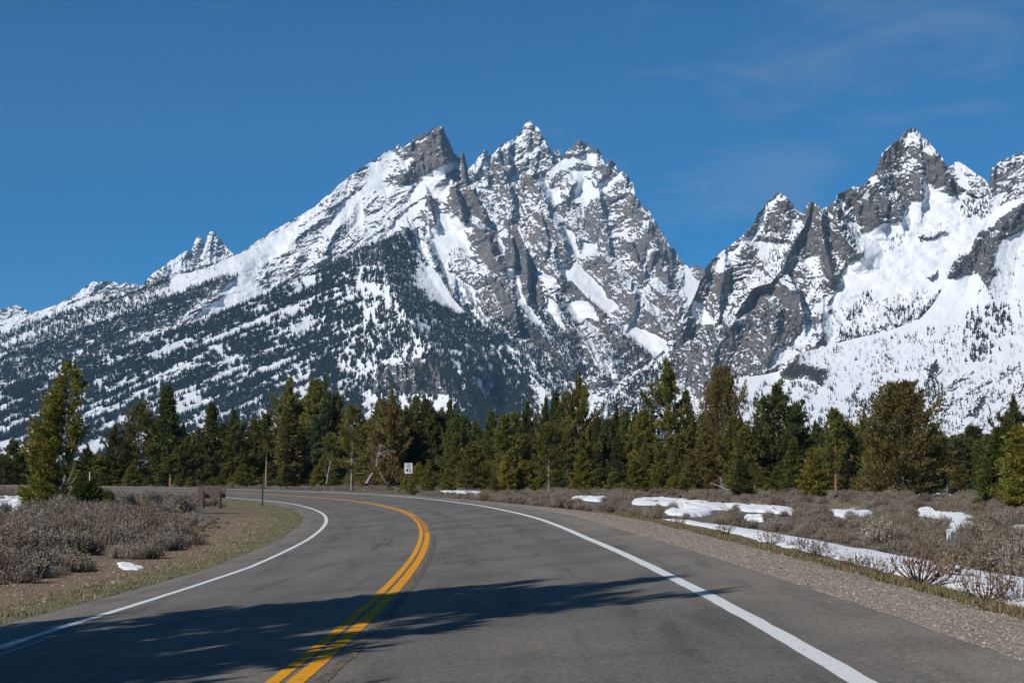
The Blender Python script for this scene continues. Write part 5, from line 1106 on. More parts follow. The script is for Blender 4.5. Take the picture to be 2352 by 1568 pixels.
    ('T7', 368, 1205, 735, 74, 'spruce', 'green', 'fresh green spire-shaped spruce next to a rounder yellow pine', None, 150), ('T7', 540, 1240, 815, 108, 'young', 'yellow', 'rounded golden-green young pine standing forward of the treeline', None, 120), ('T7', 735, 1195, 460, 88, 'pine', 'olive', 'tall slim pine with orange lower trunk beside the giant brown conifer', None, 165), ('T7', 845, 1195, 590, 95, 'pine', 'olive', D_R, G_R, 168),
    ('T7', 570, 1180, 590, 55, 'pine', 'green', D_R, G_R, 230), ('T7', 640, 1190, 700, 60, 'dense', 'dark', D_R, G_R, 215), ('T7', 990, 1190, 480, 85, 'round', 'green', 'open green pine with snow showing through, half hidden by the giant brown conifer', None, 190), ('T7', 910, 1195, 630, 75, 'dense', 'olive', D_R, G_R, 185),
    ('T7', 1310, 1225, 225, 290, 'broad', 'brown', 'giant broad rusty-brown conifer on a thick pale trunk', None, 132), ('T7', 1075, 1195, 640, 90, 'dense', 'olive', 'slender olive fir leaning against the giant brown conifer', None, 145), ('T7', 1590, 1215, 580, 85, 'broad', 'olive', 'narrower olive conifer at the shaded side of the giant brown conifer', None, 138),
    ('T7', 1790, 1215, 740, 100, 'dense', 'blue', D_R, G_R, 160), ('T7', 1690, 1215, 760, 75, 'bare', 'brown', 'half-dead grey-brown pine with twiggy lower limbs', None, 150), ('T7', 1800, 1215, 970, 65, 'pine', 'brown', D_R, G_R, 148), ('T7', 1885, 1205, 730, 85, 'dense', 'green', D_R, G_R, 162), ('T7', 1965, 1205, 760, 75, 'dense', 'green', D_R, G_R, 160), ('T7', 2060, 1210, 850, 75, 'dense', 'olive', D_R, G_R, 145),
    ('T7', 2150, 1285, 630, 150, 'spruce', 'green', 'vivid green full conifer reaching the ground at the edge of the sage', None, 100), ('T7', 2275, 1290, 345, 130, 'round', 'dark', 'dark tufted pine looming behind two vivid green conifers', None, 125), ('T7', 2310, 1310, 610, 130, 'dense', 'yellow', 'yellow-green conifer overlapping a vivid green one, cut by the picture edge', None, 96),
]:
    surveyed(*a)
# low young growth along the wood's front edge
for i in range(44):
    qx = 120 + 2260 * (i + trng.random()) / 44
    dd = np.interp(qx, [0, 700, 1100, 1700, 2352], [240, 236, 205, 175, 150]) * trng.uniform(.97, 1.12)
    p = ray(qx, 1094.0) * dd; gz = float(ground_z(p[:1], p[1:2])[0]); H = trng.uniform(1.8, 4.2)
    plant('young', p[0], p[1], gz, H, H * trng.uniform(.3, .42), ['olive', 'yellow', 'green', 'olive', 'brown'][i % 5], 'low bushy young pine at the front edge of the wood', 'low young pines along the front edge of the wood')
# back rows closing the wood: what shows between the named trees
brng = np.random.default_rng(5)
def skyline_gap(x):
    return np.interp(x, [0, 150, 420, 600, 900, 1100, 1500, 1900, 2352], [1052, 1050, 1040, 1010, 985, 985, 985, 985, 1000])
for i in range(150):
    qx = -60 + 2470 * (i + brng.random()) / 150
    d = brng.uniform(295, 380)
    qt = skyline_gap(qx) + brng.normal(4, 16)
    p = ray(qx, 1094.0) * d; gz = -.45
    H = CAM_H + d * ray(qx, qt)[2] - gz
    kind = ['dense', 'spruce', 'dense', 'pine', 'round'][int(brng.integers(5))]
    plant(kind, p[0], p[1], gz, H, H * brng.uniform(.16, .24), ['dark', 'green', 'dark', 'olive'][int(brng.integers(4))], 'dim conifer deep in the back rows of the wood beyond the road', 'trees in the back rows of the wood')
# fallen and dead timber at the wood's edge
def pole(name, label, p0, p1, r0, r1, branches, seed, cat='dead tree', mat=None):
    r = np.random.default_rng(seed); g = Geo()
    p0, p1 = np.array(p0), np.array(p1); q = np.linspace(0, 1, 9)
    path = p0 + (p1 - p0) * q[:, None] + np.array([0, 0, 1]) * (.06 * np.linalg.norm(p1 - p0) * np.sin(q * PI))[:, None] * r.normal(0, 1)
    V, Fc = tube(path, np.linspace(r0, r1, 9)); g.add(V, Fc)
    Lt = np.linalg.norm(p1 - p0)
    for i in range(branches):
        h = r.uniform(.2, 1); b0 = p0 + (p1 - p0) * h; d = r.normal(0, 1, 3); d[2] = -abs(d[2]) * .5 + .1; d /= np.linalg.norm(d); Lb = Lt * r.uniform(.12, .4); t = np.linspace(0, 1, 4)
        P = b0 + d * (t * Lb)[:, None] - np.array([0, 0, 1]) * (Lb * .3 * t ** 2)[:, None]
        V, Fc = tube(P, np.linspace(r1 * .9, .01, 4), 3); g.add(V, Fc)
    o = g.mesh(name, mat or GREY)
    tag(o, label, cat)
def gp(fk, x, y, d):
    qx, qy = tq(fk, x, y); return ray(qx, qy) * d + np.array([0, 0, CAM_H])
pole('fallen_log', 'short grey log propped at a slant beside the pale-limbed pine', gp('T5', 995, 1150, 180), gp('T5', 1045, 1060, 181), .28, .2, 0, 1, 'log')
pole('dead_tree', 'collapsed bleached dead tree with hanging twigs left of the speed sign', gp('T5', 1080, 1000, 180), gp('T5', 1110, 800, 182), .12, .05, 30, 2)
pole('dead_branch', 'bleached arching dead bough joining the collapsed tree to a trunk', gp('T5', 1085, 915, 180), gp('T5', 1205, 860, 181), .1, .05, 9, 3, 'branch')
pole('dead_branch', 'bleached dead limb dropping to the ground near the speed sign', gp('T5', 1110, 1040, 179), gp('T5', 1160, 1130, 179), .06, .05, 5, 4, 'branch')
pole('dead_tree', 'bent grey dead stem with short stubs beside the slanting young pine', gp('T5', 655, 1140, 190), gp('T5', 690, 930, 190), .13, .07, 8, 5)
pole('brushwood', 'tangle of grey dead brush between low pine bushes', gp('T6', 1900, 1190, 165), gp('T6', 1880, 1080, 166), .05, .03, 30, 6, 'branch')
pole('fallen_log', 'thin grey fallen poles lying against the wood near the low pine bushes', gp('T6', 1960, 1200, 160), gp('T6', 1800, 1130, 162), .07, .03, 14, 7, 'log')

# ---- the bushy evergreen on the near verge
def bushy():
    r = np.random.default_rng(3)
    d = 82.0
    def at(x, y, dd=d): return ray(*tq('T4', x, y)) * dd + np.array([0, 0, CAM_H])
    base = at(545, 1290)
    base[2] = float(ground_z(base[:1], base[1:2])[0])
    e = empty('evergreen_tree', tuple(base)); tag(e, 'big bushy yellow-green evergreen with twisted grey trunk standing in the sagebrush', 'tree')
    wood, leaf = Geo(), Geo()
    # leaning trunk and limbs
    tp = np.array([at(545, 1275), at(550, 1150), at(560, 1000), at(575, 800), at(585, 550), at(592, 300), at(590, 90)]) - base
    tp[0, 2] = -.05
    V, Fc = tube(tp, [.12, .105, .09, .075, .055, .035, .01], 8); wood.add(V, Fc)
    for a, b_, c_ in (((548, 1200), (600, 1080), (640, 960)), ((545, 1220), (620, 1130), (660, 1060)), ((560, 1000), (610, 860), (650, 740)), ((545, 1230), (500, 1180), (460, 1150))):
        P = np.array([at(*a), at(*b_, d - .3), at(*c_, d - .5)]) - base; V, Fc = tube(P, [.045, .035, .012], 5); wood.add(V, Fc)
    # outline by height: left and right reach of the crown
    ys = [90, 150, 220, 330, 430, 520, 620, 720, 820, 920, 1010, 1100, 1200, 1290, 1380]
    lf_ = [575, 555, 520, 475, 385, 390, 345, 270, 255, 225, 235, 270, 245, 200, 195]
    rt_ = [605, 640, 680, 755, 700, 630, 690, 760, 650, 600, 570, 560, 560, 560, 520]
    px = F_PX / d
    for i in range(470):
        y = 95 + 1290 * (r.random() ** .78)
        cx = np.interp(y, [90, 550, 1000, 1290], [590, 585, 560, 548])
        sideL = r.random() < .62
        lim = (np.interp(y, ys, lf_) if sideL else np.interp(y, ys, rt_)) - cx
        if abs(lim) < 6: continue
        ang = r.normal(0, .62) + (PI if sideL else 0)
        reach = abs(lim) * .46769 * .57422 / px * r.uniform(.45, 1.06)
        reach *= .75 + .25 * abs(math.cos(ang))
        o_ = at(cx, y + 20) - base
        m_ = max(int(reach / .13), 3); q = np.linspace(0.12, 1, m_)
        dr = np.array([math.cos(ang), math.sin(ang), 0])
        P = o_ + dr * (q * reach)[:, None] + np.array([0, 0, 1.0]) * (reach * (.05 * q + .28 * q ** 2) + r.normal(0, .03))[:, None] + r.normal(0, .035, (m_, 3))
        if i % 2 == 0:
            V, Fc = tube(P[[0, m_ // 2, -1]], [.014, .009, .003], 3); wood.add(V, Fc)
        sel = q > .3
        c = P[sel]; dd_ = np.repeat(dr[None] + [[0, 0, .45]], len(c), 0); dd_ /= np.linalg.norm(dd_, axis=1)[:, None]
        sprays(leaf, c, dd_, 11, .21, .032, r, up=.28, spread=.8)
    c = tp[-1] - np.array([0, 0, 1.0]) * r.uniform(0, .5, 26)[:, None]
    sprays(leaf, c, np.repeat([[0, 0, 1.0]], 26, 0), 5, .15, .022, r, up=.5)
    wood.mesh('trunk', GREY, e); cr = leaf.mesh('crown', NEED, e); cr.color = (.18, .178, .042, 1)
    # low dark juniper and a small bush at its foot
    for nm, lb, (x, yb, yt, hw), col, k in (('juniper_bush', 'dark green low juniper spreading beside the trunk of the bushy evergreen', (735, 1310, 1110, 120), (.05, .068, .022, 1), 260),
                                            ('juniper_bush', 'small bright juniper sprig in the sagebrush beyond the dark low juniper', (895, 1310, 1190, 75), (.115, .125, .03, 1), 110)):
        b2 = at(x, yb, 81.); b2[2] = float(ground_z(b2[:1], b2[1:2])[0])
        sc = .46769 * .57422 / F_PX * 81.
        top_z = at(x, yt, 81.)[2] - b2[2]
        g = Geo(); g2 = Geo()
        for i in range(k):
            a = r.uniform(0, 6.28); rr_ = hw * sc * r.uniform(.3, 1); m_ = 5; q = np.linspace(.1, 1, m_)
            hgt = top_z * r.uniform(.35, 1.0) * (1 - .45 * (rr_ / (hw * sc)) ** 2)
            P = np.stack([math.cos(a) * rr_ * q, math.sin(a) * rr_ * q, hgt * q ** .8], -1)
            V, Fc = tube(P[[0, 2, 4]], [.014, .01, .003], 3); g2.add(V, Fc)
            dv_ = np.array([math.cos(a) * .6, math.sin(a) * .6, .7])
            sprays(g, P[1:], np.repeat(dv_[None], m_ - 1, 0), 10, .22, .033, r, up=.3)
        e2 = empty(nm, tuple(b2)); tag(e2, lb, 'bush')
        g2.mesh('stems', BARK, e2); o = g.mesh('foliage', NEED, e2); o.color = col
bushy()
# ---- three pines beside the road behind the viewpoint's left shoulder: their shade crosses the lanes
for k, (x, y, H, hw, kind) in enumerate(((-9.2, 9.0, 12.4, 2.2, 'tiered'), (-10.3, 11.0, 11.6, 2.3, 'round'), (-9.8, 6.6, 9.0, 2.0, 'round'))):
    plant(kind, x, y, float(ground_z(np.array([x]), np.array([y]))[0]), H, hw, 'olive', ['roadside pine close by whose layered shade falls across both lanes', 'taller roadside pine standing back from the verge, shading the road', 'smaller roadside pine nearest the lane, shading the near asphalt'][k], yaw=k * 1.3)
# ------------------------------------------------------------------ old snow lying on the flat
def snow_material():
    m, n, b, N, L, out = material('old_snow')
    geo = N('NewGeometry')
    n1 = N('TexNoise', Scale=5.0, Detail=6.0, Roughness=.62); L(geo.outputs['Position'], n1.inputs['Vector'])
    n2 = N('TexNoise', Scale=40.0, Detail=3.0, Roughness=.7); L(geo.outputs['Position'], n2.inputs['Vector'])
    c = ramp(N, n1.outputs['Fac'], L, [(0.25, (.52, .52, .52)), (0.45, (.68, .69, .70)), (0.7, (.74, .75, .77))])
    d = ramp(N, n2.outputs['Fac'], L, [(0.26, (.6, .55, .48)), (0.36, (1, 1, 1))])
    mu = N('MixRGB', _blend_type='MULTIPLY', Fac=1.0); L(c.outputs[0], mu.inputs[1]); L(d.outputs[0], mu.inputs[2]); L(mu.outputs[0], b.inputs['Base Color'])
    bp = N('Bump', Strength=0.9, Distance=0.06); L(n1.outputs['Fac'], bp.inputs['Height']); L(bp.outputs[0], b.inputs['Normal'])
    return m
SNOW = snow_material()
def z1q(pts): return [((x * .59524) * .57422, (1900 + y * .59524) * .57422) for x, y in pts]
def z3q(pts): return [((2500 + x * .67857) * .57422, (1900 + y * .67857) * .57422) for x, y in pts]
SNOW_POLYS = []
def snow_patch(qpts, label, thick=.19, seed=0):
    P = to_ground(*np.array(qpts).T, lift=1.0 * thick)[:, :2]
    SNOW_POLYS.append(P)
    c = P.mean(0)
    n = len(P) * 16
    k = np.linspace(0, len(P), n, endpoint=False); i = k.astype(int); f = (k - i)[:, None]
    E_ = P[i] * (1 - f) + P[(i + 1) % len(P)] * f
    size = np.sqrt(((E_ - c) ** 2).sum(1)).mean()
    E_ = c + (E_ - c) * (1 + .34 * fbm(k * .55, k * 0 + seed, 5, .7, seed) + .10 * perlin(k * 2.3, k * 0 + 3, seed + 7))[:, None]
    rs = np.array([0, .2, .4, .6, .75, .87, .95, 1.0])
    V = c + (E_ - c)[None] * rs[:, None, None]
    z = ground_z(V[..., 0], V[..., 1]) + thick * (1 - rs[:, None] ** 9) * (1 + .9 * fbm(V[..., 0] * .9, V[..., 1] * .9, 4, .6, seed + 2)) - .03 * rs[:, None] ** 8
    VV = np.concatenate([V, z[..., None]], -1)
    ii = np.arange(len(rs) * n).reshape(len(rs), n); jj = np.roll(ii, -1, 1)
    Fc = np.stack([ii[:-1], jj[:-1], jj[1:], ii[1:]], -1).reshape(-1, 4)
    o = mesh_obj('snow_patch', VV.reshape(-1, 3), Fc[:, ::-1], SNOW, smooth=True)
    tag(o, label, 'snow patch', 'old snow patches on the sage flat')
    return o
snow_patch(z3q([(20, 152), (60, 122), (200, 122), (330, 130), (430, 150), (600, 152), (640, 185), (480, 192), (300, 170), (120, 162)]), 'broad snow patch nearest the speed sign on the sage flat', seed=1)
snow_patch(z3q([(220, 185), (330, 192), (520, 202), (500, 216), (380, 224), (250, 212)]), 'small snow patch directly below the broad one on the sage flat', seed=2)
snow_patch(z3q([(560, 152), (760, 168), (1000, 182), (990, 212), (860, 205), (700, 195)]), 'ragged snow patch in the middle of the sage flat', seed=3)
snow_patch(z3q([(700, 225), (830, 230), (820, 250), (720, 246)]), 'little snow remnant in front of the ragged middle patch', seed=4)
snow_patch(z3q([(1165, 188), (1230, 193), (1330, 188), (1490, 210), (1440, 227), (1290, 234), (1200, 207)]), 'snow patch below the golden-green young pine', seed=5)
snow_patch(z3q([(1700, 192), (1760, 176), (1840, 205), (2000, 222), (2095, 238), (2050, 268), (1960, 300), (1900, 270), (1830, 235), (1730, 217)]), 'large curving snow patch in front of the giant brown conifer', seed=6)
snow_patch(z3q([(1380, 308), (1480, 318), (1450, 348), (1400, 335)]), 'tiny snow scrap deep in the sagebrush near the long drift', seed=7)
snow_patch(z3q([(1880, 320), (1930, 300), (1960, 330), (1900, 345)]), 'tiny snow scrap below the large curving patch', seed=8)
snow_patch(z3q([(2250, 292), (2352, 278), (2450, 300), (2420, 345), (2300, 325)]), 'snow patch cut by the picture edge amid sagebrush', seed=9)
snow_patch(z3q([(2160, 252), (2225, 238), (2250, 262), (2190, 272)]), 'small snow patch between the large curving one and the picture edge', seed=10)
snow_patch([tq('T5', *p) for p in ((1590, 1197), (1700, 1190), (1980, 1198), (2010, 1218), (1800, 1216), (1620, 1207))], 'thin far snow streak behind the sagebrush by the speed sign', seed=11)
snow_patch([tq('T6', *p) for p in ((590, 1247), (700, 1236), (930, 1248), (860, 1272), (640, 1260))], 'narrow snow streak between the speed sign and the dark gap in the trees', seed=12)
snow_patch([tq('T7', *p) for p in ((120, 1188), (290, 1178), (320, 1204), (150, 1198))], 'snow lying in shade under the large dark spreading pine', seed=13)
snow_patch([tq('T7', *p) for p in ((1340, 1217), (1560, 1212), (1790, 1218), (1600, 1232))], 'snow line under the giant brown conifer', seed=14)
snow_patch(z1q([(-60, 128), (60, 126), (170, 135), (190, 165), (170, 208), (0, 220), (-80, 215)]), 'bright snow patch beside the big bushy evergreen', thick=.2, seed=15)
snow_patch(z1q([(772, 580), (830, 570), (900, 588), (985, 614), (930, 630), (850, 627), (790, 608)]), 'last flat scrap of old snow on the bare brown soil of the near verge', thick=.035, seed=16)
# the long drift beside the gravel
ss = np.arange(2, 64, .35)
ti = np.interp(ss, [2, 12, 19, 25, 35, 62, 64], [6.75, 6.9, 7.4, 7.9, 8.4, 10.7, 11.0]) + .28 * fbm(ss / 1.6, ss * 0, 5, .62, 3)
to = np.interp(ss, [2, 21, 25, 31, 38, 50, 61, 64], [9.9, 10.2, 10.4, 10.7, 10.6, 11.2, 11.3, 11.0]) + .55 * fbm(ss / 2.0, ss * 0 + 4, 5, .6, 4)
to = np.maximum(to, ti + .05)
v = np.linspace(0, 1, 15)
TT = ti[:, None] + (to - ti)[:, None] * v
PP = np.stack([road_pt(ss, TT[:, j]) for j in range(15)], 1)
edge = np.minimum(v, 1 - v)[None] * (to - ti)[:, None]
PP[..., 2] = ground_z(PP[..., 0], PP[..., 1]) + .13 * (1 - np.exp(-edge / .22)) * (1 + .5 * fbm(PP[..., 0] * 1.2, PP[..., 1] * 1.2, 4, .55, 9)) - .025
tag(mesh_obj('snow_patch', PP.reshape(-1, 3), grid_faces(len(ss), 15)[:, ::-1], SNOW, smooth=True), 'long snow drift running beside the gravel shoulder', 'snow patch', 'old snow patches on the sage flat')
SNOW_POLYS.append(np.concatenate([PP[:, 2, :2], PP[::-1, -2, :2]]))

# ------------------------------------------------------------------ sagebrush
def sage_material(name, stem, leafc):
    m, n, b, N, L, out = material(name)
    at = N('Attribute', _attribute_name='tone'); oi = N('ObjectInfo')
    c = ramp(N, at.outputs['Fac'], L, [(0.0, tuple(x * .55 for x in stem)), (0.45, stem), (0.5, tuple(x * .72 for x in leafc)), (1.0, leafc)])
    rv = ramp(N, oi.outputs['Random'], L, [(0.0, (.62, .56, .52)), (0.35, (1, .93, .86)), (0.7, (1, 1, 1)), (1.0, (1.28, 1.27, 1.2))])
    mu = N('MixRGB', _blend_type='MULTIPLY', Fac=1.0); L(c.outputs[0], mu.inputs[1]); L(rv.outputs[0], mu.inputs[2]); L(mu.outputs[0], b.inputs['Base Color'])
    return m
SAGE = sage_material('sagebrush', (.205, .162, .128), (.255, .232, .19))
DEADB = sage_material('dead_brush', (.13, .085, .06), (.17, .13, .10))
def shrub(seed, stems=130, h=.62, R=.55, leaves=7, leafl=.045):
    r = np.random.default_rng(seed); g = Geo()
    n = stems
    a = r.uniform(0, 6.28, n); rad = R * np.sqrt(r.random(n)) * r.uniform(.5, 1.05, n)
    hh = h * (1 - .55 * (rad / R) ** 2) * r.uniform(.65, 1.12, n)
    q = np.linspace(0, 1, 5)
    b0 = np.stack([np.cos(a) * rad * .16, np.sin(a) * rad * .16, np.zeros(n)], -1) + r.normal(0, .03, (n, 3)) * [1, 1, 0]
    tip = np.stack([np.cos(a) * rad, np.sin(a) * rad, hh], -1) + r.normal(0, .05, (n, 3)) * [1, 1, .3]
    P = b0[:, None] + (tip - b0)[:, None] * q[None, :, None]
    bend = np.stack([np.cos(a), np.sin(a), -np.ones(n) * .5], -1) * (R * .28) * r.uniform(.2, 1, n)[:, None]
    P += bend[:, None] * (4 * q * (1 - q))[None, :, None] + r.normal(0, .018, P.shape) * q[None, :, None]
    d = tip - b0; s = np.cross(d, r.normal(0, 1, (n, 3))); s /= np.linalg.norm(s, axis=1)[:, None]
    w_ = np.array([.011, .009, .0065, .005, .002])
    A_ = P + s[:, None] * w_[None, :, None]; B_ = P - s[:, None] * w_[None, :, None]
    V = np.stack([A_, B_], 2)                            # n,5,2,3
    i = np.arange(n * 10).reshape(n, 5, 2)
    Fc = np.stack([i[:, :-1, 0], i[:, :-1, 1], i[:, 1:, 1], i[:, 1:, 0]], -1).reshape(-1, 4)
    g.add(V.reshape(-1, 3), Fc, np.repeat(r.uniform(.05, .45, n), 10))
    # side twigs with small leaves on the upper half
    m_ = n * leaves
    k = np.repeat(np.arange(n), leaves); u = r.uniform(.42, 1, m_)
    x = u * 4; lo = np.minimum(x.astype(int), 3); f = (x - lo)[:, None]
    c = P[k, lo] * (1 - f) + P[k, lo + 1] * f
    dr = (tip - b0)[k]; dr /= np.linalg.norm(dr, axis=1)[:, None]
    dr = dr * .9 + r.normal(0, .55, (m_, 3)); dr /= np.linalg.norm(dr, axis=1)[:, None]
    s = np.cross(dr, r.normal(0, 1, (m_, 3))); s /= np.linalg.norm(s, axis=1)[:, None]
    ll = (leafl * r.uniform(.6, 1.9, m_))[:, None]; lw = ll * .17
    V = np.stack([c, c + dr * ll * .55 + s * lw, c + dr * ll, c + dr * ll * .55 - s * lw], 1)
    g.add(V, np.arange(m_ * 4).reshape(m_, 4), np.repeat(r.uniform(.5, 1, m_), 4))
    # dry flower stalks standing above the bush
    m_ = int(n * .34); a = r.uniform(0, 6.28, m_); rad = R * .85 * np.sqrt(r.random(m_))
    b0 = np.stack([np.cos(a) * rad, np.sin(a) * rad, h * (.45 - .3 * (rad / R) ** 2)], -1)
    tp = b0 + np.stack([np.cos(a) * .12, np.sin(a) * .12, np.ones(m_)], -1) * (h * r.uniform(.2, .5, m_))[:, None] + r.normal(0, .05, (m_, 3))
    s = np.stack([-np.sin(a), np.cos(a), a * 0], -1) * .006
    md_ = b0 * .4 + tp * .6
    V = np.stack([b0 - s, b0 + s, md_ + s * 1.4, tp, md_ - s * 1.4], 1)
    i = np.arange(m_ * 5).reshape(m_, 5)
    g.add(V.reshape(-1, 3), np.concatenate([i[:, [0, 1, 2, 4]], i[:, [4, 2, 3, 3]]]) if False else i[:, [0, 1, 2, 4]], np.repeat(r.uniform(.3, .48, m_), 5))
    V = np.stack([md_ - s * 1.4, md_ + s * 1.4, tp + s * .3, tp - s * .3], 1)
    g.add(V.reshape(-1, 3), np.arange(m_ * 4).reshape(m_, 4), np.repeat(r.uniform(.3, .48, m_), 4))
    return g
SHRUBS = []
for s in range(6):
    o = shrub(300 + s, stems=150, h=[.62, .55, .7, .5, .66, .58][s], R=[.58, .66, .5, .7, .6, .55][s], leaves=9).mesh('sagebrush', SAGE, link=False)
    SHRUBS.append(o.data); bpy.data.objects.remove(o)
BARE = []
for s in range(3):
    o = shrub(330 + s, stems=46, h=.62, R=.55, leaves=5, leafl=.06).mesh('bare_shrub', DEADB, link=False)
    BARE.append(o.data); bpy.data.objects.remove(o)
srng = np.random.default_rng(21)
def in_snow(x, y):
    k = np.zeros(x.shape, bool)
    for P in SNOW_POLYS: k |= poly_sd(x, y, P) > -.12
    return k
def hides_snow(x, y):
    k = np.zeros(x.shape, bool)
    for f in (1.04, 1.09, 1.15, 1.22, 1.3): k |= in_snow(x * f, y * f)
    return k
N_ = 60000
rad = 9 + 231 * srng.random(N_) ** .62
an = np.radians(srng.uniform(-21.5, 21.5, N_))
sx, sy = np.sin(an) * rad, np.cos(an) * rad
s_, t_ = st_of(sx, sy)
edgeL = np.interp(s_, [0, 28, 33, 40, 45, 64, 87, 110, 330], [-8.1, -7.8, -7.4, -7.3, -7.0, -8.2, -8.9, -8.0, -7.6]) + 1.2 * fbm(s_ / 3.2, s_ * 0, 3, .6, 3)
edgeR = np.interp(s_, [0, 21, 31, 50, 62, 66, 110, 330], [10.5, 10.7, 11.1, 11.6, 10.8, 9.9, 8.6, 8.0]) + .6 * perlin(s_ / 2.2, s_ * 0 + 5, 4)
dens = .46 + .85 * perlin(sx / 4.5, sy / 4.5, 12)
keep = ((t_ < edgeL) | (t_ > edgeR)) & (srng.random(N_) < np.clip(dens, .12, 1))
inside = in_snow(sx, sy)
keep &= ~inside | (srng.random(N_) < np.where(np.hypot(sx, sy) > 42, .55, .08))
keep &= ~hides_snow(sx, sy) | (rad < 36) | (srng.random(N_) < .1)
keep &= ~((t_ < 0) & (t_ > -10.5) & (s_ > 80) & (s_ < 97))
sx, sy, s_, t_, rad = sx[keep], sy[keep], s_[keep], t_[keep], rad[keep]
near_edge = np.abs(t_) < 11.5
sc = np.exp(srng.normal(0, .33, len(sx))) * np.where(t_ < 0, np.interp(rad, [18, 45, 75, 180], [1, .9, .6, .5]), np.interp(rad, [16, 30, 48, 180], [1, .85, .5, .44])) * (1 + .28 * perlin(sx / 3.2, sy / 3.2, 44)) * np.where(t_ > 0, .95, 1.08) * np.where((t_ > 0) & (s_ < 34), .78, 1.0)
inset = np.where(t_ < 0, np.interp(s_, [0, 28, 33, 40, 45, 64, 87, 110, 330], [-8.1, -7.8, -7.4, -7.3, -7.0, -8.2, -8.9, -8.0, -7.6]) - t_, 9)
sc = np.clip(sc, .3, 1.12) * np.interp(inset, [-1, .4, 1.5], [.5, .72, 1.0])
azs = np.degrees(np.arctan2(sx, sy)); az_sign = math.degrees(math.atan2(487 - 1176, F_PX))
sc *= np.where((np.abs(azs - az_sign) < .75) & (rad > 55) & (rad < 97), .32, 1.0)
sz = ground_z(sx, sy, (s_, t_)) - .03
rot = srng.uniform(0, 6.28, len(sx)); idx = srng.integers(0, 6, len(sx))
order = np.argsort(rad / sc)
ZL = {'nl0': ('sagebrush along the bare soil edge of the near verge', 'sagebrush bush on the outer edge of the belt, beside bare soil at the bend'),
      'nl1': ('sagebrush inside the near belt', 'sagebrush bush deep inside the belt between the bend and the bushy evergreen'),
      'nr0': ('sagebrush bordering the snow drift', 'grey sagebrush bush in the first row behind the long snow drift'),
      'nr1': ('sagebrush out on the snowy flat', 'grey sagebrush bush out on the flat between the snow drift and the trees')}
for i in order[:296]:
    side = ('nl' + str(int(inset[i] > 1.6))) if t_[i] < 0 else ('nr' + str(int(t_[i] > 13.0)))
    o = bpy.data.objects.new('sagebrush', SHRUBS[idx[i]]); C.objects.link(o)
    o.location = (sx[i], sy[i], sz[i]); o.rotation_euler = (srng.normal(0, .08), srng.normal(0, .08), rot[i]); k = sc[i]; o.scale = (k * 1.1, k * 1.1, k)
    tag(o, ZL[side][1], 'bush', ZL[side][0])
# the rest of the brush reads as one cover: one object of instances
rest = order[296:]
pts = bpy.data.meshes.new('sagebrush_cover'); pts.vertices.add(len(rest))
pts.vertices.foreach_set('co', np.stack([sx, sy, sz], -1)[rest].astype(np.float32).ravel())
for nm, ty, arr in (('rot', 'FLOAT', rot[rest]), ('sc', 'FLOAT', sc[rest] * 1.12)):
    pts.attributes.new(nm, ty, 'POINT').data.foreach_set('value', arr.astype(np.float32))
pts.attributes.new('idx', 'INT', 'POINT').data.foreach_set('value', idx[rest].astype(np.int32))
cover_o = bpy.data.objects.new('sagebrush_cover', pts); C.objects.link(cover_o)
tag(cover_o, 'grey sagebrush covering the flat up to the trees', None, None, 'stuff')
kinds = bpy.data.collections.new('sagebrush_kinds')
for o in [b for b in C.objects if b.name.startswith('sagebrush') and b.data in SHRUBS][:0]: pass
seen = {}
for o in C.objects:
    if o.type == 'MESH' and o.data in SHRUBS and o.data.name not in seen: seen[o.data.name] = o
for k_, me in enumerate(SHRUBS):
    if me.name in seen: kinds.objects.link(seen[me.name])
gnt = bpy.data.node_groups.new('scatter_brush', 'GeometryNodeTree')
gnt.interface.new_socket('Geometry', in_out='INPUT', socket_type='NodeSocketGeometry'); gnt.interface.new_socket('Geometry', in_out='OUTPUT', socket_type='NodeSocketGeometry')
gi = gnt.nodes.new('NodeGroupInput'); go = gnt.nodes.new('NodeGroupOutput')
ci = gnt.nodes.new('GeometryNodeCollectionInfo'); ci.inputs['Collection'].default_value = kinds; ci.inputs['Separate Children'].default_value = True; ci.inputs['Reset Children'].default_value = True
ip = gnt.nodes.new('GeometryNodeInstanceOnPoints'); ip.inputs['Pick Instance'].default_value = True
def attr_node(nm, ty):
    a_ = gnt.nodes.new('GeometryNodeInputNamedAttribute'); a_.data_type = ty; a_.inputs['Name'].default_value = nm; return a_.outputs['Attribute']
cx_ = gnt.nodes.new('ShaderNodeCombineXYZ'); gnt.links.new(attr_node('rot', 'FLOAT'), cx_.inputs['Z'])
gnt.links.new(gi.outputs[0], ip.inputs['Points']); gnt.links.new(ci.outputs[0], ip.inputs['Instance']); gnt.links.new(attr_node('idx', 'INT'), ip.inputs['Instance Index'])
gnt.links.new(cx_.outputs[0], ip.inputs['Rotation']); gnt.links.new(attr_node('sc', 'FLOAT'), ip.inputs['Scale']); gnt.links.new(ip.outputs[0], go.inputs[0])
md = cover_o.modifiers.new('scatter', 'NODES'); md.node_group = gnt
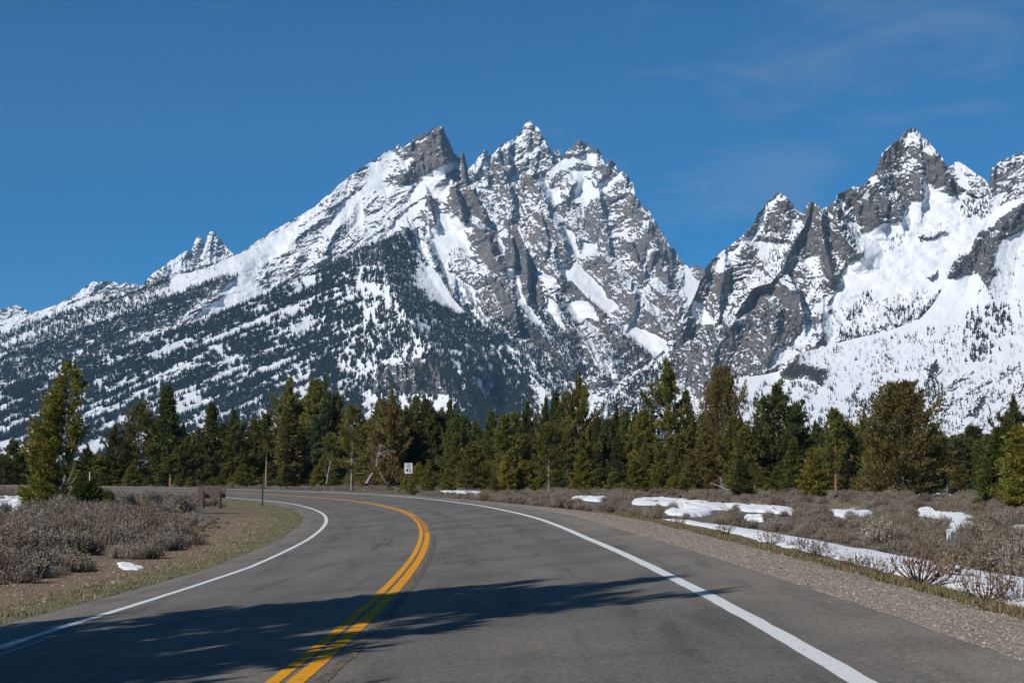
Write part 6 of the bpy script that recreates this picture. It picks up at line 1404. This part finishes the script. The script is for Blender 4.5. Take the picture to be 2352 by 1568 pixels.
# twiggy dark shrubs standing out of the drift
for (x, y, k, lb) in ((1750, 640, 1.6, 'largest dark twiggy shrub at the near edge of the long snow drift'), (1900, 620, 1.25, 'dark twiggy shrub beside the largest one on the long snow drift'), (2130, 735, 1.15, 'bare shrub at the brown border near the picture corner of the drift'), (2310, 760, 1.0, 'leafy little shrub at the very end of the long drift'),
                      (860, 405, 1.1, 'bare shrub at the brown border, first of the pair in mid-drift'), (1090, 475, 1.1, 'bare shrub at the brown border, second of the pair in mid-drift'), (585, 345, 1.0, 'small upright shrub at the far thin end of the drift'), (1170, 480, .8, 'low bare shrub just past the mid-drift pair'),
                      (1420, 560, .8, 'low reddish dead shrub flattened along the drift border'), (1330, 540, .7, 'thin dead shrub before the flattened reddish one'), (1520, 590, .7, 'thin dead shrub leaning out of the drift border'), (1010, 430, .7, 'sparse twigs poking from the middle of the drift'), (310, 290, .9, 'dark shrub clump where the drift begins far off')):
    p = to_ground(*np.array(z3q([(x, y)])).T)[0]
    o = bpy.data.objects.new('bare_shrub', BARE[int(srng.integers(3))]); C.objects.link(o)
    o.location = (p[0], p[1], p[2] - .02); k *= .62; o.scale = (k * 1.15, k * 1.15, k); o.rotation_euler = (srng.normal(0, .12), srng.normal(0, .12), srng.uniform(0, 6))
    tag(o, lb, 'bush')

# ------------------------------------------------------------------ grass blades, gravel, soil crumbs
def blades(name, label, s0, s1, t0, t1, n, h, cols, seed, clump=.8):
    r = np.random.default_rng(seed)
    s = s0 + (s1 - s0) * r.random(n) ** 1.6
    t = r.uniform(0, 1, n)
    ta = np.interp(s, *t0); tb = np.interp(s, *t1); t = ta + (tb - ta) * t
    k = perlin(s / .9, t / .5, seed) + .5 * perlin(s / 3, t / 1.2, seed + 3) > r.uniform(-.75, .55, n) * clump
    s, t = s[k], t[k]; n = len(s)
    p = road_pt(s, t); p[:, 2] = ground_z(p[:, 0], p[:, 1])
    a = r.uniform(0, 6.28, n); hh = h * r.uniform(.4, 1.3, n); ln = np.stack([np.cos(a), np.sin(a)], -1) * (hh * r.uniform(.3, 1.1, n))[:, None]
    w_ = np.stack([-np.sin(a), np.cos(a)], -1) * .007
    z = np.zeros((n, 1))
    V = np.stack([p + np.c_[w_, z], p - np.c_[w_, z], p + np.c_[ln, hh[:, None]]], 1)
    tone = np.clip(.5 + .35 * perlin(s / 2.5, t / 1.0, seed + 8) + r.normal(0, .16, n), 0, 1)
    m, nn_, b, N, L, out = material(name + '_blades')
    at = N('Attribute', _attribute_name='tone'); c = ramp(N, at.outputs['Fac'], L, cols); L(c.outputs[0], b.inputs['Base Color'])
    o = mesh_obj(name, V.reshape(-1, 3), np.arange(n * 3).reshape(n, 3), m, None, {'tone': np.repeat(tone, 3)})
    tag(o, label, None, None, 'stuff')
GC = [(0.1, (.27, .22, .14)), (0.55, (.21, .18, .10)), (0.8, (.125, .135, .055)), (1.0, (.12, .18, .04))]
blades('grass', 'short spring grass along the inside verge of the bend', 3, 120, ([0, 20, 120], [-6.1, -6.0, -8.2]), ([0, 120], [-4.82, -4.82]), 46000, .055, GC, 31)
blades('grass', 'thin grass line between the gravel and the snow drift', 3, 70, ([0, 9, 20, 42, 65, 200], [6.0, 6.15, 6.55, 7.25, 9.2, 9.5]), ([0, 9, 20, 42, 65, 200], [6.75, 6.85, 7.2, 8.2, 10.2, 10.3]), 26000, .07, [(0.1, (.2, .13, .08)), (0.5, (.17, .13, .075)), (0.75, (.11, .125, .045)), (1.0, (.12, .17, .04))], 32)
def stones(name, label, s0, s1, t0, t1, n, size, cols, seed, pw=2.0):
    r = np.random.default_rng(seed)
    s = s0 + (s1 - s0) * r.random(n) ** pw
    ta = np.interp(s, *t0); tb = np.interp(s, *t1); t = ta + (tb - ta) * r.random(n)
    p = road_pt(s, t); p[:, 2] = ground_z(p[:, 0], p[:, 1])
    sz_ = size * np.exp(r.normal(0, .45, n)) * (1 + s / 150)
    oc = np.array([(1, 0, 0), (0, 1, 0), (-1, 0, 0), (0, -1, 0), (0, 0, .8), (0, 0, -.5)], float)
    R = r.uniform(0, 6.28, n); c, sn = np.cos(R), np.sin(R)
    V = oc[None] * r.uniform(.55, 1.2, (n, 6, 1)) * sz_[:, None, None]
    V = np.stack([V[..., 0] * c[:, None] - V[..., 1] * sn[:, None], V[..., 0] * sn[:, None] + V[..., 1] * c[:, None], V[..., 2] * .8], -1) + p[:, None]
    F8 = np.array([(0, 1, 4), (1, 2, 4), (2, 3, 4), (3, 0, 4), (1, 0, 5), (2, 1, 5), (3, 2, 5), (0, 3, 5)])
    m, nn_, b, N, L, out = material(name + '_stone')
    at = N('Attribute', _attribute_name='tone'); cc = ramp(N, at.outputs['Fac'], L, cols); L(cc.outputs[0], b.inputs['Base Color'])
    o = mesh_obj(name, V.reshape(-1, 3), (F8[None] + (np.arange(n) * 6)[:, None, None]).reshape(-1, 3), m, None, {'tone': np.repeat(r.random(n), 6)})
    tag(o, label, None, None, 'stuff')
stones('gravel', 'loose tan and grey gravel on the outer shoulder', 2, 66, ([0, 200], [4.7, 4.7]), ([0, 9, 20, 42, 65, 200], [6.1, 6.2, 6.6, 7.3, 9.0, 9.3]), 52000, .0085, [(0, (.11, .095, .08)), (.45, (.215, .18, .14)), (.8, (.27, .235, .19)), (1, (.38, .345, .30))], 41)
stones('soil_crumbs', 'crumbs of brown soil and small stones on the inside verge', 4, 75, ([0, 28, 45, 64, 90], [-8.6, -8.2, -7.6, -8.6, -9]), ([0, 90], [-5.2, -6.2]), 16000, .014, [(0, (.11, .07, .045)), (.6, (.24, .17, .115)), (1, (.4, .33, .26))], 42)
# ------------------------------------------------------------------ signs and posts
def box(g, x0, x1, y0, y1, z0, z1):
    V = [(x, y, z) for z in (z0, z1) for y in (y0, y1) for x in (x0, x1)]
    g.add(V, np.array([(0, 2, 3, 1), (4, 5, 7, 6), (0, 1, 5, 4), (2, 6, 7, 3), (0, 4, 6, 2), (1, 3, 7, 5)]))
def plain(name, col, rough=.6, spec=.3, var=.15):
    m, n, b, N, L, out = material(name)
    tc_ = N('TexCoord'); n1 = N('TexNoise', Scale=8.0, Detail=5.0); L(tc_.outputs['Object'], n1.inputs['Vector'])
    c = ramp(N, n1.outputs['Fac'], L, [(0.3, tuple(v * (1 - var) for v in col)), (0.7, tuple(v * (1 + var) for v in col))]); L(c.outputs[0], b.inputs['Base Color'])
    b.inputs['Roughness'].default_value = rough; b.inputs['Specular IOR Level'].default_value = spec
    return m
def rounded_plate(w_, h_, r_, th):
    """plate in the XZ plane, centred, front towards -Y"""
    P = []
    for cx, cz, a0 in ((w_ / 2 - r_, h_ / 2 - r_, 0), (-w_ / 2 + r_, h_ / 2 - r_, 90), (-w_ / 2 + r_, -h_ / 2 + r_, 180), (w_ / 2 - r_, -h_ / 2 + r_, 270)):
        for a in np.radians(np.linspace(a0, a0 + 90, 6)): P.append((cx + r_ * math.cos(a), cz + r_ * math.sin(a)))
    return np.array(P)
def plate_obj(name, w_, h_, r_, th, mat, parent, y=0.0, hole=None):
    P = rounded_plate(w_, h_, r_, th); n = len(P)
    if hole is None:
        V = np.concatenate([np.c_[P[:, 0], np.full(n, y), P[:, 1]], np.c_[P[:, 0], np.full(n, y + th), P[:, 1]]])
        i = np.arange(n); j = (i + 1) % n
        o = mesh_obj(name, V, [np.stack([i, j, j + n, i + n], -1), np.arange(n)[None, ::-1], (np.arange(n) + n)[None]], mat, parent)
    else:
        Q = rounded_plate(w_ - 2 * hole, h_ - 2 * hole, max(r_ - hole, .004), th)
        V = np.concatenate([np.c_[P[:, 0], np.full(n, y), P[:, 1]], np.c_[Q[:, 0], np.full(n, y), Q[:, 1]], np.c_[P[:, 0], np.full(n, y + th), P[:, 1]], np.c_[Q[:, 0], np.full(n, y + th), Q[:, 1]]])
        i = np.arange(n); j = (i + 1) % n
        o = mesh_obj(name, V, np.concatenate([np.stack([i, i + n, j + n, j], -1), np.stack([i, j, j + 2 * n, i + 2 * n], -1), np.stack([i + n, i + 3 * n, j + 3 * n, j + n], -1)]), mat, parent)
    return o
BLACK = plain('sign_black', (.015, .015, .016)); SIGNW = plain('sign_white', (.66, .67, .66), var=.05); POSTB = plain('brown_post', (.085, .06, .045))
def text(s, size, x, z, parent, y, mat, wx=1.0):
    cu = bpy.data.curves.new('lettering', 'FONT'); cu.body = s; cu.size = size; cu.align_x = 'CENTER'; cu.align_y = 'CENTER'; cu.extrude = .0015; cu.offset = size * .018
    cu.materials.append(mat)
    o = bpy.data.objects.new('lettering', cu); C.objects.link(o); o.parent = parent
    o.location = (x, y, z); o.rotation_euler = (PI / 2, 0, 0); o.scale = (wx, 1, 1)
    bpy.context.view_layer.update()
    me = bpy.data.meshes.new_from_object(o.evaluated_get(bpy.context.evaluated_depsgraph_get()))
    k = bpy.data.objects.new('lettering', me); C.objects.link(k); k.parent = parent
    k.location = o.location; k.rotation_euler = o.rotation_euler; k.scale = o.scale
    bpy.data.objects.remove(o)
    return k
D_S = 120.0
qx = 938.0
dirv = ray(qx, 1094)
zt = CAM_H + D_S * ray(qx, 1062.5)[2]; zb = CAM_H + D_S * ray(qx, 1087.2)[2]
bx, by = dirv[0] * D_S, dirv[1] * D_S
gz_ = float(ground_z(np.array([bx]), np.array([by]))[0])
SW = 19.0 / F_PX * D_S; SH = zt - zb
e = empty('speed_limit_sign', (bx, by, gz_), math.atan2(-dirv[0], dirv[1]) + .12)
tag(e, 'white speed limit 45 sign on a brown post at the outside of the bend', 'road sign')
g = Geo(); box(g, -.045, .045, .02, .09, -.3, zt - gz_ - .05); g.mesh('post', POSTB, e)
zc = (zt + zb) / 2 - gz_
pn = plate_obj('panel', SW, SH, .035, .014, SIGNW, e, y=.0); pn.location = (0, 0, zc)
bd = plate_obj('border', SW - .03, SH - .03, .028, .002, BLACK, pn, y=-.003, hole=.013)
text('SPEED', SH * .185, 0, SH * .315, pn, -.003, BLACK, 1.04)
text('LIMIT', SH * .185, 0, SH * .125, pn, -.003, BLACK, 1.06)
text('45', SH * .50, 0, -SH * .20, pn, -.003, BLACK, 1.12)
g = Geo(); box(g, -.012, .012, -.004, 0, -SH * .44, -SH * .415); g.mesh('bolt', BLACK, pn)

# brown park sign seen from behind
D_B = 96.0
p0 = ray(487.5, 1094) * D_B
gz_ = float(ground_z(p0[:1], p0[1:2])[0])
k = D_B / F_PX
zt = CAM_H + D_B * ray(487, 1118.5)[2] - gz_; zb = CAM_H + D_B * ray(487, 1143)[2] - gz_
e = empty('park_sign', (p0[0], p0[1], gz_), math.atan2(-p0[0], p0[1]))
tag(e, 'low brown wooden sign seen from behind on two short round posts', 'sign')
BRW = plain('brown_board', (.115, .085, .072), var=.08); LOG = plain('dark_log', (.045, .036, .03), var=.3)
wt, wb = 32.0 * k, 29.5 * k
V = []
for y in (0.0, .05):
    V += [(-wb, y, zb), (wb, y, zb), (wb + .02, y, zb + .08), (wt, y, zt - .03), (wt - .04, y, zt), (-wt + .04, y, zt), (-wt, y, zt - .03), (-wb - .02, y, zb + .08)]
i = np.arange(8); j = (i + 1) % 8
mesh_obj('board', V, [np.stack([i, j, j + 8, i + 8], -1), np.arange(8)[None], (np.arange(8) + 8)[None, ::-1]], BRW, e)
for px_, top_q in ((-18.5, 1128), (18.5, 1127.5)):
    zz = CAM_H + D_B * ray(487, top_q)[2] - gz_
    g = Geo(); x = px_ * k
    Vt, Ft = tube(np.array([(x, -.16, -.3), (x, -.16, zz - .03), (x, -.155, zz), (x, -.15, zz + .012)]), np.array([.082, .078, .068, .01]), 12); g.add(Vt, Ft)
    g.mesh('post', LOG, e)
    g = Geo(); box(g, x + .14, x + .16, -.006, 0.0, zt - .14, zt - .07); g.mesh('bolt', SIGNW, e)

# green reflector post at the verge
p0 = to_ground(np.array([603.0]), np.array([1162.0]))[0]
D_P = float(np.hypot(p0[0], p0[1]))
zt = CAM_H + D_P * ray(603, 1087)[2] - p0[2]
GREEN = plain('green_steel', (.02, .06, .038), rough=.45, spec=.4)
g = Geo(); box(g, -.045, .045, 0, .01, -.3, zt); box(g, -.045, -.035, -.03, 0, -.3, zt); box(g, .035, .045, -.03, 0, -.3, zt)
o = g.mesh('marker_post', GREEN); o.location = tuple(p0)
tag(o, 'tall thin dark green steel marker post on the grass verge', 'post')
p0 = ray(*tq('T4', 765, 1130)) * 150; gz_ = float(ground_z(p0[:1], p0[1:2])[0])
g = Geo(); box(g, -.04, .04, 0, .012, -.2, CAM_H + 150 * ray(*tq('T4', 765, 1040))[2] - gz_)
o = g.mesh('marker_post', plain('pale_post', (.5, .5, .47))); o.location = (p0[0], p0[1], gz_)
tag(o, 'small pale marker post in front of the rounded yellow-green pine', 'post')
